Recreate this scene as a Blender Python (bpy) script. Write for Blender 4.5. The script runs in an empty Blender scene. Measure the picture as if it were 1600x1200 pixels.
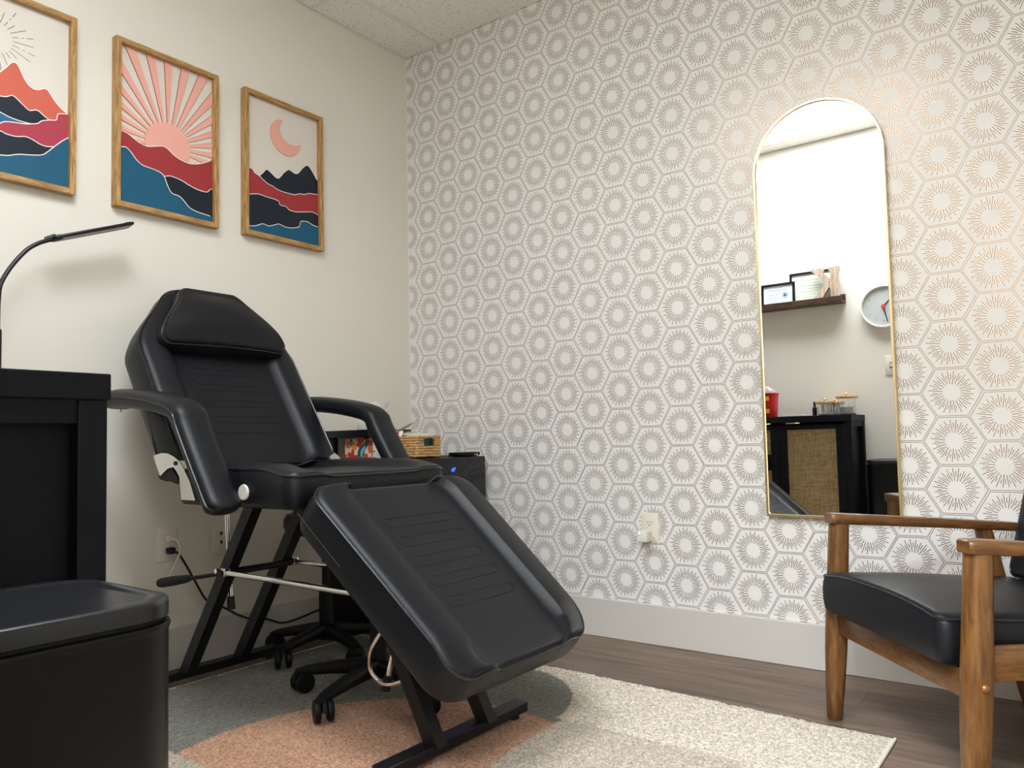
import bpy, bmesh, math, random
from mathutils import Vector, Matrix
random.seed(7)
S = bpy.context.scene
COL = S.collection
PI = math.pi
R = math.radians
sin, cos = math.sin, math.cos
ART={"f2_red":[[-1.3849,1.8173],[-1.3673,1.8156],[-1.3425,1.8126],[-1.3062,1.7945],[-1.2767,1.7886],[-1.2467,1.7976],[-1.22,1.8056],[-1.2006,1.8],[-1.177,1.784],[-1.1451,1.774],[-1.1126,1.7731],[-1.0711,1.7871],[-1.0286,1.8126],[-1.0026,1.8305]],"f2_teal":[[-1.3844,1.7541],[-1.367,1.7593],[-1.3493,1.7632],[-1.3314,1.7503],[-1.3132,1.7299],[-1.2912,1.7178],[-1.2615,1.7149],[-1.235,1.7109],[-1.2174,1.7007],[-1.2041,1.6702],[-1.1885,1.6476],[-1.1609,1.6431],[-1.1409,1.6288],[-1.1206,1.6105],[-1.0878,1.6025],[-1.0287,1.5978],[-1.0028,1.594]],"f2_navy":[[-1.2388,1.7136],[-1.2174,1.7007],[-1.1926,1.7073],[-1.153,1.7025],[-1.1207,1.6916],[-1.0878,1.6845],[-1.0543,1.685],[-1.0415,1.6977],[-1.0287,1.701],[-1.0027,1.706]],"f2_sun":[[-1.2864,1.7968],[-1.2769,1.8309],[-1.2545,1.8664],[-1.2164,1.8924],[-1.1614,1.8887],[-1.1331,1.8511],[-1.1208,1.7886]],"f3_mtn":[[-0.8432,1.7928],[-0.8315,1.8052],[-0.8137,1.8229],[-0.7987,1.84],[-0.7837,1.8363],[-0.7625,1.8237],[-0.7472,1.8183],[-0.7349,1.8258],[-0.7161,1.8494],[-0.6939,1.8678],[-0.6781,1.8651],[-0.6621,1.8603],[-0.6459,1.8669],[-0.6228,1.8949],[-0.6029,1.9103],[-0.5863,1.9039],[-0.5664,1.8818],[-0.5463,1.8566],[-0.5259,1.8424]],"f3_red":[[-0.8949,1.8262],[-0.8767,1.8262],[-0.8606,1.823],[-0.8519,1.8126],[-0.8315,1.8052],[-0.8138,1.7944],[-0.793,1.7843],[-0.7719,1.7803],[-0.7475,1.7724],[-0.7166,1.7696],[-0.666,1.7715],[-0.6466,1.7801],[-0.6139,1.786],[-0.594,1.7948],[-0.5468,1.801],[-0.5263,1.8033]],"f3_navy":[[-0.8953,1.7173],[-0.877,1.7218],[-0.8377,1.7316],[-0.8022,1.73],[-0.7478,1.7276],[-0.7356,1.7121],[-0.7107,1.7127],[-0.6951,1.703],[-0.6793,1.7013],[-0.6537,1.7029],[-0.588,1.7185],[-0.568,1.7187],[-0.5443,1.713],[-0.5273,1.7113]],"f3_teal":[[-0.8957,1.5947],[-0.8758,1.5989],[-0.8498,1.6045],[-0.8176,1.6191],[-0.7909,1.6161],[-0.7606,1.6278],[-0.7422,1.6343],[-0.7175,1.6291],[-0.6861,1.6305],[-0.6542,1.6399],[-0.6444,1.6474],[-0.6378,1.6666],[-0.6215,1.6723],[-0.6017,1.6729],[-0.5752,1.6649],[-0.5448,1.6632],[-0.5278,1.6629]],"f3_moon":[[-0.724,2.0605],[-0.7458,2.056],[-0.7674,2.0357],[-0.7779,2.0086],[-0.7781,1.9822],[-0.7648,1.9547],[-0.7404,1.9329],[-0.7093,1.9233],[-0.684,1.9264],[-0.6582,1.9409],[-0.6419,1.9647],[-0.6352,1.9874],[-0.658,1.9762],[-0.69,1.973],[-0.7183,1.9875],[-0.7349,2.0116],[-0.7348,2.033]],"f1_coral":[[-1.7922,1.7912],[-1.7638,1.8309],[-1.7409,1.8583],[-1.7219,1.879],[-1.7026,1.904],[-1.6896,1.9217],[-1.6786,1.9245],[-1.6695,1.9143],[-1.6556,1.8862],[-1.6418,1.8682],[-1.628,1.8629],[-1.6141,1.8653],[-1.6002,1.874],[-1.5884,1.872],[-1.5715,1.8491],[-1.552,1.8295],[-1.5324,1.8175],[-1.5125,1.8054]],"f1_navy":[[-1.792,1.7766],[-1.7549,1.7996],[-1.721,1.8077],[-1.7036,1.8118],[-1.6884,1.8208],[-1.6773,1.8171],[-1.6592,1.803],[-1.6409,1.7914],[-1.6249,1.7978],[-1.6134,1.7971],[-1.5992,1.7873],[-1.585,1.7805],[-1.5707,1.7757],[-1.5123,1.784]],"f1_blue":[[-1.7919,1.7669],[-1.7545,1.7652],[-1.7203,1.7594],[-1.7029,1.7543],[-1.6853,1.751],[-1.663,1.7497],[-1.6359,1.7509],[-1.5848,1.7607]],"f1_red":[[-1.7904,1.6654],[-1.7535,1.6965],[-1.7199,1.7247],[-1.707,1.7339],[-1.6852,1.7395],[-1.654,1.7445],[-1.6313,1.7519],[-1.6176,1.7579],[-1.6061,1.7694],[-1.585,1.7789],[-1.566,1.7852],[-1.5623,1.7996],[-1.5566,1.8083],[-1.525,1.8173],[-1.5077,1.8231]],"f1_navy2":[[-1.7908,1.6944],[-1.7536,1.7039],[-1.7196,1.7024],[-1.7022,1.6978],[-1.6758,1.6985],[-1.6535,1.7054],[-1.6354,1.7034],[-1.6123,1.695],[-1.5936,1.6929],[-1.5723,1.6982],[-1.5067,1.7162]],"f1_teal":[[-1.7897,1.6172],[-1.7525,1.6232],[-1.7186,1.6296],[-1.697,1.6343],[-1.6707,1.6455],[-1.6393,1.6526],[-1.6072,1.6619],[-1.591,1.6755],[-1.57,1.6999],[-1.5462,1.7256],[-1.5243,1.7439],[-1.5071,1.7578]],"f1_rays":[[[-1.7326,2.041],[-1.6914,2.0688]],[[-1.7238,2.0292],[-1.6778,2.0482]],[[-1.7202,2.0171],[-1.6922,2.02]],[[-1.7322,2.0054],[-1.6727,1.996]],[[-1.708,1.9828],[-1.6791,1.9703]],[[-1.7209,1.9674],[-1.7099,1.9618]],[[-1.7272,1.9557],[-1.713,1.9302]],[[-1.7307,2.059],[-1.7209,2.0735]]]}
# ------------------------------------------------------------------ materials
def lin(c):
    return tuple((v/12.92 if v <= .04045 else ((v+.055)/1.055)**2.4) for v in c)
def rgb(r, g, b):
    return lin((r/255, g/255, b/255))
MATS = {}
def mat(name, color=(.5, .5, .5), rough=.5, metal=0., spec=.5, bump=None, var=None, emit=None, alpha=None, trans=0., coat=0., ior=1.45, stretch=None):
    """bump=(scale,strength,detail)  var=(scale,amount)  stretch = mapping scale for the noises"""
    if name in MATS: return MATS[name]
    m = bpy.data.materials.new(name); m.use_nodes = True
    nt = m.node_tree; b = nt.nodes['Principled BSDF']
    b.inputs['Base Color'].default_value = (*color, 1)
    b.inputs['Roughness'].default_value = rough
    b.inputs['Metallic'].default_value = metal
    b.inputs['Specular IOR Level'].default_value = spec
    b.inputs['IOR'].default_value = ior
    b.inputs['Transmission Weight'].default_value = trans
    b.inputs['Coat Weight'].default_value = coat
    if alpha is not None: b.inputs['Alpha'].default_value = alpha
    if emit:
        b.inputs['Emission Color'].default_value = (*emit[0], 1); b.inputs['Emission Strength'].default_value = emit[1]
    vec = None
    if bump or var:
        tc = nt.nodes.new('ShaderNodeTexCoord'); vec = tc.outputs['Object']
        if stretch:
            mp = nt.nodes.new('ShaderNodeMapping'); mp.inputs['Scale'].default_value = stretch
            nt.links.new(vec, mp.inputs['Vector']); vec = mp.outputs['Vector']
    if bump:
        n = nt.nodes.new('ShaderNodeTexNoise'); n.inputs['Scale'].default_value = bump[0]; n.inputs['Detail'].default_value = bump[2] if len(bump) > 2 else 3
        nt.links.new(vec, n.inputs['Vector'])
        bp = nt.nodes.new('ShaderNodeBump'); bp.inputs['Strength'].default_value = bump[1]; bp.inputs['Distance'].default_value = .002
        nt.links.new(n.outputs['Fac'], bp.inputs['Height']); nt.links.new(bp.outputs['Normal'], b.inputs['Normal'])
    if var:
        n = nt.nodes.new('ShaderNodeTexNoise'); n.inputs['Scale'].default_value = var[0]; n.inputs['Detail'].default_value = 4
        nt.links.new(vec, n.inputs['Vector'])
        cr = nt.nodes.new('ShaderNodeValToRGB'); a = var[1]
        cr.color_ramp.elements[0].position = .3; cr.color_ramp.elements[1].position = .7
        cr.color_ramp.elements[0].color = (*[max(0, v*(1-a)) for v in color], 1); cr.color_ramp.elements[1].color = (*[min(1, v*(1+a)) for v in color], 1)
        nt.links.new(n.outputs['Fac'], cr.inputs['Fac']); nt.links.new(cr.outputs['Color'], b.inputs['Base Color'])
    MATS[name] = m
    return m

def wood_mat(name, c0, c1, rough, scale, stretch, bump=.15, coat=0., spec=.5):
    if name in MATS: return MATS[name]
    m = bpy.data.materials.new(name); m.use_nodes = True
    nt = m.node_tree; b = nt.nodes['Principled BSDF']; b.inputs['Roughness'].default_value = rough; b.inputs['Coat Weight'].default_value = coat; b.inputs['Specular IOR Level'].default_value = spec
    tc = nt.nodes.new('ShaderNodeTexCoord'); mp = nt.nodes.new('ShaderNodeMapping'); mp.inputs['Scale'].default_value = stretch
    nt.links.new(tc.outputs['Object'], mp.inputs['Vector'])
    n1 = nt.nodes.new('ShaderNodeTexNoise'); n1.inputs['Scale'].default_value = scale; n1.inputs['Detail'].default_value = 6; n1.inputs['Distortion'].default_value = .7
    n2 = nt.nodes.new('ShaderNodeTexNoise'); n2.inputs['Scale'].default_value = scale*6; n2.inputs['Detail'].default_value = 3
    nt.links.new(mp.outputs['Vector'], n1.inputs['Vector']); nt.links.new(mp.outputs['Vector'], n2.inputs['Vector'])
    mx = nt.nodes.new('ShaderNodeMath'); mx.operation = 'MULTIPLY_ADD'; mx.inputs[1].default_value = .3
    nt.links.new(n2.outputs['Fac'], mx.inputs[0]); nt.links.new(n1.outputs['Fac'], mx.inputs[2])
    cr = nt.nodes.new('ShaderNodeValToRGB'); cr.color_ramp.elements[0].position = .42; cr.color_ramp.elements[1].position = .85
    cr.color_ramp.elements[0].color = (*c0, 1); cr.color_ramp.elements[1].color = (*c1, 1)
    nt.links.new(mx.outputs[0], cr.inputs['Fac']); nt.links.new(cr.outputs['Color'], b.inputs['Base Color'])
    bp = nt.nodes.new('ShaderNodeBump'); bp.inputs['Strength'].default_value = bump; bp.inputs['Distance'].default_value = .001
    nt.links.new(mx.outputs[0], bp.inputs['Height']); nt.links.new(bp.outputs['Normal'], b.inputs['Normal'])
    MATS[name] = m
    return m

M_WALL = mat('greige_paint', rgb(230, 225, 214), .62, spec=.3, bump=(900, .12, 2))
M_PAPER = mat('wallpaper_ground', rgb(236, 234, 231), .5, spec=.3, bump=(1400, .06, 2))
M_INK = mat('wallpaper_bronze_ink', rgb(144, 120, 100), .31, metal=1.)
M_BASE = mat('white_trim_paint', rgb(206, 202, 196), .4, bump=(300, .03))
M_TILEW = None
M_LEATHER = mat('black_vinyl', (.0062, .0072, .0100), .42, spec=.34, bump=(420, .16, 4))
M_PIPE = mat('black_piping', (.016, .0165, .019), .25)
M_STITCH = mat('pressed_seam', (.006, .006, .008), .35)
M_BLACKMETAL = mat('black_powder_coat', (.007, .007, .009), .4, spec=.35, bump=(700, .1))
M_BLACKPLASTIC = mat('black_plastic', (.005, .005, .0065), .45, spec=.3, bump=(600, .06))
M_CHROME = mat('chrome', (.83, .82, .8), .1, metal=1.)
M_RUBBER = mat('black_rubber', (.012, .012, .012), .7)
M_WHITEPL = mat('white_plastic', rgb(232, 228, 220), .35)
M_OAK = wood_mat('oak_frame', rgb(128, 88, 44), rgb(206, 164, 104), .5, 9, (14, 14, 1.6))
M_OAKH = wood_mat('oak_frame_cross', rgb(128, 88, 44), rgb(206, 164, 104), .5, 9, (14, 1.6, 14))
M_WALNUT = wood_mat('walnut_stained_wood', rgb(80, 50, 20), rgb(128, 87, 45), .36, 11, (9, 9, 1.2), .06, coat=.15)
M_WALNUTH = wood_mat('walnut_stained_rail', rgb(77, 48, 20), rgb(122, 83, 44), .36, 9, (2.2, 2.2, 12), .06, coat=.15)
M_GOLD = mat('brushed_brass', rgb(226, 208, 160), .3, metal=.9)
M_MIRROR = mat('mirror_glass', (.93, .94, .93), .0, metal=1.)
M_BLACKWOOD = wood_mat('black_wood', (.0015, .002, .004), (.0035, .0045, .008), .6, 12, (10, 10, 2), .2, spec=.2)
M_DARKWOOD = wood_mat('dark_shelf_wood', rgb(38, 22, 14), rgb(84, 52, 32), .5, 6, (2, 14, 14))

# ------------------------------------------------------------------ geometry collector
class G:
    def __init__(s): s.v = []; s.f = []; s.m = []; s.mats = []
    def mi(s, m):
        if m not in s.mats: s.mats.append(m)
        return s.mats.index(m)
    def add(s, verts, faces, m):
        o = len(s.v); s.v += [tuple(p) for p in verts]; i = s.mi(m)
        for f in faces: s.f.append(tuple(o+k for k in f)); s.m.append(i)
    def box(s, lo, hi, m, bev=.0, seg=2, M=None):
        lo = Vector(lo); hi = Vector(hi)
        s.rbox((lo+hi)/2, hi-lo, m, bev, seg, M)
    def rbox(s, c, size, m, bev=0., seg=2, M=None):
        bm = bmesh.new(); bmesh.ops.create_cube(bm, size=1)
        for v in bm.verts: v.co = Vector((v.co.x*size[0], v.co.y*size[1], v.co.z*size[2]))
        if bev > 0: bmesh.ops.bevel(bm, geom=bm.edges[:], offset=min(bev, min(size)*.49), segments=seg, profile=.5, affect='EDGES')
        bm.verts.ensure_lookup_table(); bm.verts.index_update()
        T = Matrix.Translation(c) @ (M.to_4x4() if M is not None else Matrix.Identity(4))
        s.add([T @ v.co for v in bm.verts], [[v.index for v in f.verts] for f in bm.faces], m); bm.free()
    def tube(s, path, r, m, n=10, closed=False, cap=True, up=None, flat=1.):
        P = [Vector(p) for p in path]; N = len(P); rs = r if isinstance(r, (list, tuple)) else [r]*N
        verts = []; faces = []; prev = None
        for i, p in enumerate(P):
            if closed: t = P[(i+1) % N]-P[i-1]
            else: t = P[min(i+1, N-1)]-P[max(i-1, 0)]
            t.normalize()
            if prev is None:
                a = Vector(up) if up else (Vector((0, 0, 1)) if abs(t.z) < .9 else Vector((1, 0, 0)))
                x = a - t*a.dot(t); x.normalize()
            else:
                x = prev - t*prev.dot(t); x.normalize()
            prev = x; y = t.cross(x)
            for k in range(n):
                a = 2*PI*k/n; verts.append(p + x*cos(a)*rs[i]*flat + y*sin(a)*rs[i])
        L = N if closed else N-1
        for i in range(L):
            a0 = i*n; b0 = ((i+1) % N)*n
            for k in range(n): faces.append((a0+k, a0+(k+1) % n, b0+(k+1) % n, b0+k))
        if cap and not closed:
            faces.append(tuple(range(n-1, -1, -1))); faces.append(tuple((N-1)*n+k for k in range(n)))
        s.add(verts, faces, m)
    def lathe(s, prof, m, c=(0, 0, 0), n=28, axis='z', M=None):
        verts = []; faces = []
        for r, z in prof:
            for k in range(n):
                a = 2*PI*k/n
                if axis == 'z': p = Vector((r*cos(a), r*sin(a), z))
                elif axis == 'y': p = Vector((r*cos(a), z, r*sin(a)))
                else: p = Vector((z, r*cos(a), r*sin(a)))
                if M is not None: p = M @ p
                verts.append(p+Vector(c))
        for i in range(len(prof)-1):
            for k in range(n):
                f = (i*n+k, i*n+(k+1) % n, (i+1)*n+(k+1) % n, (i+1)*n+k)
                faces.append(f if axis != 'y' else f[::-1])
        if prof[0][0] > 1e-6: faces.append(tuple(range(n-1, -1, -1)))
        if prof[-1][0] > 1e-6: faces.append(tuple((len(prof)-1)*n+k for k in range(n)))
        s.add(verts, faces, m)
    def loft(s, rings, m, cap0=True, cap1=True):
        n = len(rings[0]); verts = [p for r in rings for p in r]; faces = []
        for i in range(len(rings)-1):
            for k in range(n): faces.append((i*n+k, i*n+(k+1) % n, (i+1)*n+(k+1) % n, (i+1)*n+k))
        if cap0: faces.append(tuple(range(n-1, -1, -1)))
        if cap1: faces.append(tuple((len(rings)-1)*n+k for k in range(n)))
        s.add(verts, faces, m)
    def prism(s, poly, fmap, h0, h1, m):
        """poly: 2D outline; fmap(a,b,h)->xyz"""
        n = len(poly)
        verts = [fmap(a, b, h0) for a, b in poly]+[fmap(a, b, h1) for a, b in poly]
        faces = [tuple(range(n-1, -1, -1)), tuple(range(n, 2*n))]
        for k in range(n): faces.append((k, (k+1) % n, n+(k+1) % n, n+k))
        s.add(verts, faces, m)

def root_of(o):
    while o.parent: o = o.parent
    return o
def build(name, g, parent=None, loc=None, sharp=38, fix=True):
    off = Vector(root_of(parent).location) if parent else Vector(loc or (0, 0, 0))
    me = bpy.data.meshes.new(name)
    me.from_pydata([Vector(v)-off for v in g.v], [], g.f)
    for m in g.mats: me.materials.append(m)
    me.polygons.foreach_set('material_index', g.m)
    me.polygons.foreach_set('use_smooth', [True]*len(g.f))
    me.update()
    if fix:
        bm = bmesh.new(); bm.from_mesh(me); bmesh.ops.recalc_face_normals(bm, faces=bm.faces[:]); bm.to_mesh(me); bm.free()
    me.set_sharp_from_angle(angle=R(sharp))
    o = bpy.data.objects.new(name, me); COL.objects.link(o)
    if parent: o.parent = parent
    else: o.location = off
    return o
def thing(name, label, cat, loc=(0, 0, 0), group=None):
    o = bpy.data.objects.new(name, None); COL.objects.link(o); o.location = loc; o.empty_display_size = .05
    o['label'] = label; o['category'] = cat
    if group: o['group'] = group
    return o
def tag(o, label, cat, group=None):
    o['label'] = label; o['category'] = cat
    if group: o['group'] = group
    return o
def struct(name, g, **k):
    o = build(name, g, **k); o['kind'] = 'structure'; return o
def smoothpath(pts, k=6, closed=False):
    P = [Vector(p) for p in pts]; N = len(P); out = []
    for i in range(N if closed else N-1):
        p0 = P[(i-1) % N] if closed or i > 0 else P[0]; p1 = P[i]; p2 = P[(i+1) % N]; p3 = P[(i+2) % N] if closed or i+2 < N else P[-1]
        for j in range(k):
            t = j/k
            out.append(.5*((2*p1)+(p2-p0)*t+(2*p0-5*p1+4*p2-p3)*t*t+(3*p1-p0-3*p2+p3)*t**3))
    if not closed: out.append(P[-1])
    return out
def smooth2(pts, k=5, closed=False):
    return [(p.x, p.y) for p in smoothpath([(a, b, 0) for a, b in pts], k, closed)]
def clip(poly, x0, x1, y0, y1):
    def cut(P, ins, inter):
        out = []
        for i in range(len(P)):
            a, b = P[i-1], P[i]
            if ins(b):
                if not ins(a): out.append(inter(a, b))
                out.append(b)
            elif ins(a): out.append(inter(a, b))
        return out
    def ix(c):
        return lambda a, b: (c, a[1]+(b[1]-a[1])*(c-a[0])/(b[0]-a[0]))
    def iy(c):
        return lambda a, b: (a[0]+(b[0]-a[0])*(c-a[1])/(b[1]-a[1]), c)
    for ins, it in ((lambda p: p[0] >= x0, ix(x0)), (lambda p: p[0] <= x1, ix(x1)), (lambda p: p[1] >= y0, iy(y0)), (lambda p: p[1] <= y1, iy(y1))):
        poly = cut(poly, ins, it)
        if not poly: return []
    return poly
def text_mesh(txt, size, fmap, m, name, parent, align='CENTER', depth=.0004):
    cu = bpy.data.curves.new('txt', 'FONT'); cu.body = txt; cu.size = size; cu.align_x = align; cu.align_y = 'CENTER'; cu.extrude = depth
    t = bpy.data.objects.new('txt', cu); COL.objects.link(t)
    dg = bpy.context.evaluated_depsgraph_get(); me = bpy.data.meshes.new_from_object(t.evaluated_get(dg))
    g = G(); g.add([fmap(v.co.x, v.co.y, v.co.z) for v in me.vertices], [tuple(p.vertices) for p in me.polygons], m)
    bpy.data.objects.remove(t); bpy.data.curves.remove(cu); bpy.data.meshes.remove(me)
    return build(name, g, parent)
def stroke(g, pts, w, fmap, h, m, k=1):
    """thin raised ribbon along a 2D polyline"""
    N = len(pts); L = []; Rr = []
    for i in range(N):
        a = pts[max(i-1, 0)]; b = pts[min(i+1, N-1)]; dx, dy = b[0]-a[0], b[1]-a[1]; l = math.hypot(dx, dy) or 1
        L.append((pts[i][0]-dy/l*w/2, pts[i][1]+dx/l*w/2)); Rr.append((pts[i][0]+dy/l*w/2, pts[i][1]-dx/l*w/2))
    V = [fmap(*p, h) for p in L]+[fmap(*p, h) for p in Rr]
    g.add(V, [(i, i+1, N+i+1, N+i) for i in range(N-1)], m)

# ------------------------------------------------------------------ room dimensions
H = 2.6; HB = .1444; YF = -2.425          # ceiling, baseboard, opposite wall
XR = 3.35; YH = -4.0                       # right wall, end of the hall
DX0, DX1, DH = 2.02, 2.96, 2.1             # door opening in the opposite wall

g = G(); g.box((-.12, YH-.1, -.1), (XR+.1, .12, 0), None or M_WALL)
# floor material: dark planks running along x
def floor_mat():
    m = bpy.data.materials.new('dark_plank_floor'); m.use_nodes = True; nt = m.node_tree; b = nt.nodes['Principled BSDF']
    tc = nt.nodes.new('ShaderNodeTexCoord')
    br = nt.nodes.new('ShaderNodeTexBrick'); br.offset = .37; br.offset_frequency = 2
    br.inputs['Scale'].default_value = 1; br.inputs['Brick Width'].default_value = 1.22; br.inputs['Row Height'].default_value = .148; br.inputs['Mortar Size'].default_value = .0008; br.inputs['Mortar Smooth'].default_value = .1; br.inputs['Bias'].default_value = -.1
    br.inputs['Color1'].default_value = (*rgb(130, 110, 95), 1); br.inputs['Color2'].default_value = (*rgb(106, 88, 75), 1); br.inputs['Mortar'].default_value = (*rgb(66, 52, 44), 1)
    nt.links.new(tc.outputs['Object'], br.inputs['Vector'])
    mp = nt.nodes.new('ShaderNodeMapping'); mp.inputs['Scale'].default_value = (1.3, 16, 1); nt.links.new(tc.outputs['Object'], mp.inputs['Vector'])
    n = nt.nodes.new('ShaderNodeTexNoise'); n.inputs['Scale'].default_value = 2.2; n.inputs['Detail'].default_value = 8; n.inputs['Distortion'].default_value = .8; nt.links.new(mp.outputs['Vector'], n.inputs['Vector'])
    cr = nt.nodes.new('ShaderNodeValToRGB'); cr.color_ramp.elements[0].position = .3; cr.color_ramp.elements[1].position = .72
    cr.color_ramp.elements[0].color = (.45, .43, .42, 1); cr.color_ramp.elements[1].color = (1.12, 1.1, 1.08, 1); nt.links.new(n.outputs['Fac'], cr.inputs['Fac'])
    mx = nt.nodes.new('ShaderNodeMix'); mx.data_type = 'RGBA'; mx.blend_type = 'MULTIPLY'; mx.inputs[0].default_value = 1
    nt.links.new(br.outputs['Color'], mx.inputs[6]); nt.links.new(cr.outputs['Color'], mx.inputs[7]); nt.links.new(mx.outputs[2], b.inputs['Base Color'])
    b.inputs['Roughness'].default_value = .42
    bp = nt.nodes.new('ShaderNodeBump'); bp.inputs['Strength'].default_value = .12; bp.inputs['Distance'].default_value = .001
    nt.links.new(n.outputs['Fac'], bp.inputs['Height']); nt.links.new(bp.outputs['Normal'], b.inputs['Normal'])
    return m
g = G(); g.box((-.12, YH-.1, -.1), (XR+.1, .12, 0), floor_mat()); struct('floor', g)
def tile_mat():
    m = bpy.data.materials.new('fissured_ceiling_tile'); m.use_nodes = True; nt = m.node_tree; b = nt.nodes['Principled BSDF']; b.inputs['Roughness'].default_value = .9
    tc = nt.nodes.new('ShaderNodeTexCoord')
    v = nt.nodes.new('ShaderNodeTexVoronoi'); v.inputs['Scale'].default_value = 95; nt.links.new(tc.outputs['Object'], v.inputs['Vector'])
    n = nt.nodes.new('ShaderNodeTexNoise'); n.inputs['Scale'].default_value = 60; n.inputs['Detail'].default_value = 2; nt.links.new(tc.outputs['Object'], n.inputs['Vector'])
    # a hole where the voronoi distance is small and its cell value is high
    c1 = nt.nodes.new('ShaderNodeMath'); c1.operation = 'LESS_THAN'; c1.inputs[1].default_value = .2; nt.links.new(v.outputs['Distance'], c1.inputs[0])
    sp = nt.nodes.new('ShaderNodeSeparateColor'); nt.links.new(v.outputs['Color'], sp.inputs[0])
    c2 = nt.nodes.new('ShaderNodeMath'); c2.operation = 'GREATER_THAN'; c2.inputs[1].default_value = .45; nt.links.new(sp.outputs[0], c2.inputs[0])
    mu = nt.nodes.new('ShaderNodeMath'); mu.operation = 'MULTIPLY'; nt.links.new(c1.outputs[0], mu.inputs[0]); nt.links.new(c2.outputs[0], mu.inputs[1])
    mx = nt.nodes.new('ShaderNodeMix'); mx.data_type = 'RGBA'; mx.inputs[6].default_value = (*rgb(246, 242, 235), 1); mx.inputs[7].default_value = (*rgb(120, 110, 98), 1)
    nt.links.new(mu.outputs[0], mx.inputs[0]); nt.links.new(mx.outputs[2], b.inputs['Base Color'])
    bp = nt.nodes.new('ShaderNodeBump'); bp.inputs['Strength'].default_value = .35; bp.inputs['Distance'].default_value = .003
    nt.links.new(n.outputs['Fac'], bp.inputs['Height']); nt.links.new(bp.outputs['Normal'], b.inputs['Normal'])
    return m
LX0, LX1, LY0, LY1 = .83, 2.05, -2.292, -1.682     # ceiling light opening
g = G(); tm = tile_mat(); e = .004
for (x0, x1, y0, y1) in ((e, LX0, YF+e, -e), (LX1, XR-e, YF+e, -e), (LX0, LX1, LY1, -e), (LX0, LX1, YF+e, LY0)):
    g.box((x0, y0, H), (x1, y1, H+.02), tm)
g.box((-.12, YH-.1, H+.1), (XR+.1, .12, H+.15), M_WALL)
g.box((0, YH, H), (XR, YF-.12, H+.02), tm)
struct('ceiling', g)
# suspended grid bars
M_GRID = mat('ceiling_grid_paint', rgb(236, 232, 224), .5)
g = G(); bw = .012
for x in (.22, .83, 1.44, 2.05, 2.66, 3.27):
    for (y0, y1) in (((YF+e, -e),) if x not in (1.44,) else ((LY1, -e), (YF+e, LY0))):
        g.box((x-bw, y0, H-.003), (x+bw, y1, H), M_GRID, .0008, 1)
for x0, x1, ys in ((e, .22, (-.565, -1.785)), (.22, .83, (-1.075, LY0-.0)), (.83, 2.05, (LY0, LY1)), (.83, 1.44, (-.462,)), (1.44, 2.05, (-.462,)), (2.05, 2.66, (-.9, -2.12)), (2.66, 3.27, (-.9, -2.12))):
    for y in ys: g.box((x0+bw, y-bw, H-.0029), (x1-bw, y+bw, H-.0001), M_GRID, .0008, 1)
struct('trim_1', g)
# walls
g = G(); g.box((-.12, YH-.1, 0), (0, .12, H+.1), M_WALL); struct('wall_left', g)
g = G(); g.box((XR, YH-.1, 0), (XR+.1, .12, H+.1), M_WALL); struct('wall_right', g)
g = G()
g.box((0, YF-.12, 0), (DX0, YF, H+.1), M_WALL); g.box((DX1, YF-.12, 0), (XR, YF, H+.1), M_WALL); g.box((DX0, YF-.12, DH), (DX1, YF, H+.1), M_WALL)
g.box((0, YH-.1, 0), (XR, YH, H+.1), M_WALL)
struct('wall_front', g)
# patterned wall: white paper with bronze hexagons and sunbursts, three-sheet joins
g = G(); g.box((0, 0, 0), (XR, .12, H+.1), M_PAPER)
HS = .14377; HX = HS*.8561; OX = .12918; OZ = .07948
seams = [.929+.4545*k for k in range(-2, 7)]
def strip_shift(x):
    k = sum(1 for q in seams if x > q); return (.0, .0011, -.0013, .0008, -.001, .0016, -.0007, .001, 0, 0)[k]
def ink(p, q, w, m=M_INK):
    dx, dz = q[0]-p[0], q[1]-p[1]; l = math.hypot(dx, dz); nx, nz = -dz/l*w/2, dx/l*w/2
    y = -.0003
    o = len(g.v); g.v += [(p[0]+nx, y, p[1]+nz), (p[0]-nx, y, p[1]-nz), (q[0]-nx, y, q[1]-nz), (q[0]+nx, y, q[1]+nz)]
    g.f.append((o, o+1, o+2, o+3)); g.m.append(g.mi(m))
rr = random.Random(3)
rays = []
NR = 24
for k in range(NR):
    a = 2*PI*(k+.5)/NR
    rays.append((a, .0245+rr.uniform(-.001, .002), .061+rr.uniform(-.0025, .0035), .0020))
    a2 = a+PI/NR+rr.uniform(-.02, .02)
    rays.append((a2, .037+rr.uniform(-.002, .003), .0525+rr.uniform(-.003, .003), .0020))
    if k % 2 == 0: rays.append((a2+.01, .0318, .0332, .0020))
for i in range(-1, 28):
    for j in range(0, 18):
        cx = OX+i*HX; cz = OZ+(j+(i % 2)*.5)*HS+strip_shift(cx)
        if cx > XR+.05 or cz < .05 or cz > H+.08 or cx < -.08: continue
        hw = HX*2/3; hh = HS/2
        V = [(cx+hw, cz), (cx+hw/2, cz+hh), (cx-hw/2, cz+hh), (cx-hw, cz), (cx-hw/2, cz-hh), (cx+hw/2, cz-hh)]
        ins = .0025/hh
        I = [(cx+(x-cx)*(1-ins), cz+(z-cz)*(1-ins)) for x, z in V]
        for k in range(6): ink(I[k], I[(k+1) % 6], .0017)
        for a, r0, r1, w in rays: ink((cx+cos(a)*r0*.97, cz+sin(a)*r0), (cx+cos(a)*r1*.97, cz+sin(a)*r1), w)
M_SEAM = mat('paper_join', rgb(190, 184, 178), .6)
for x in seams: ink((x, HB), (x, H), .0006, M_SEAM)
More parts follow.
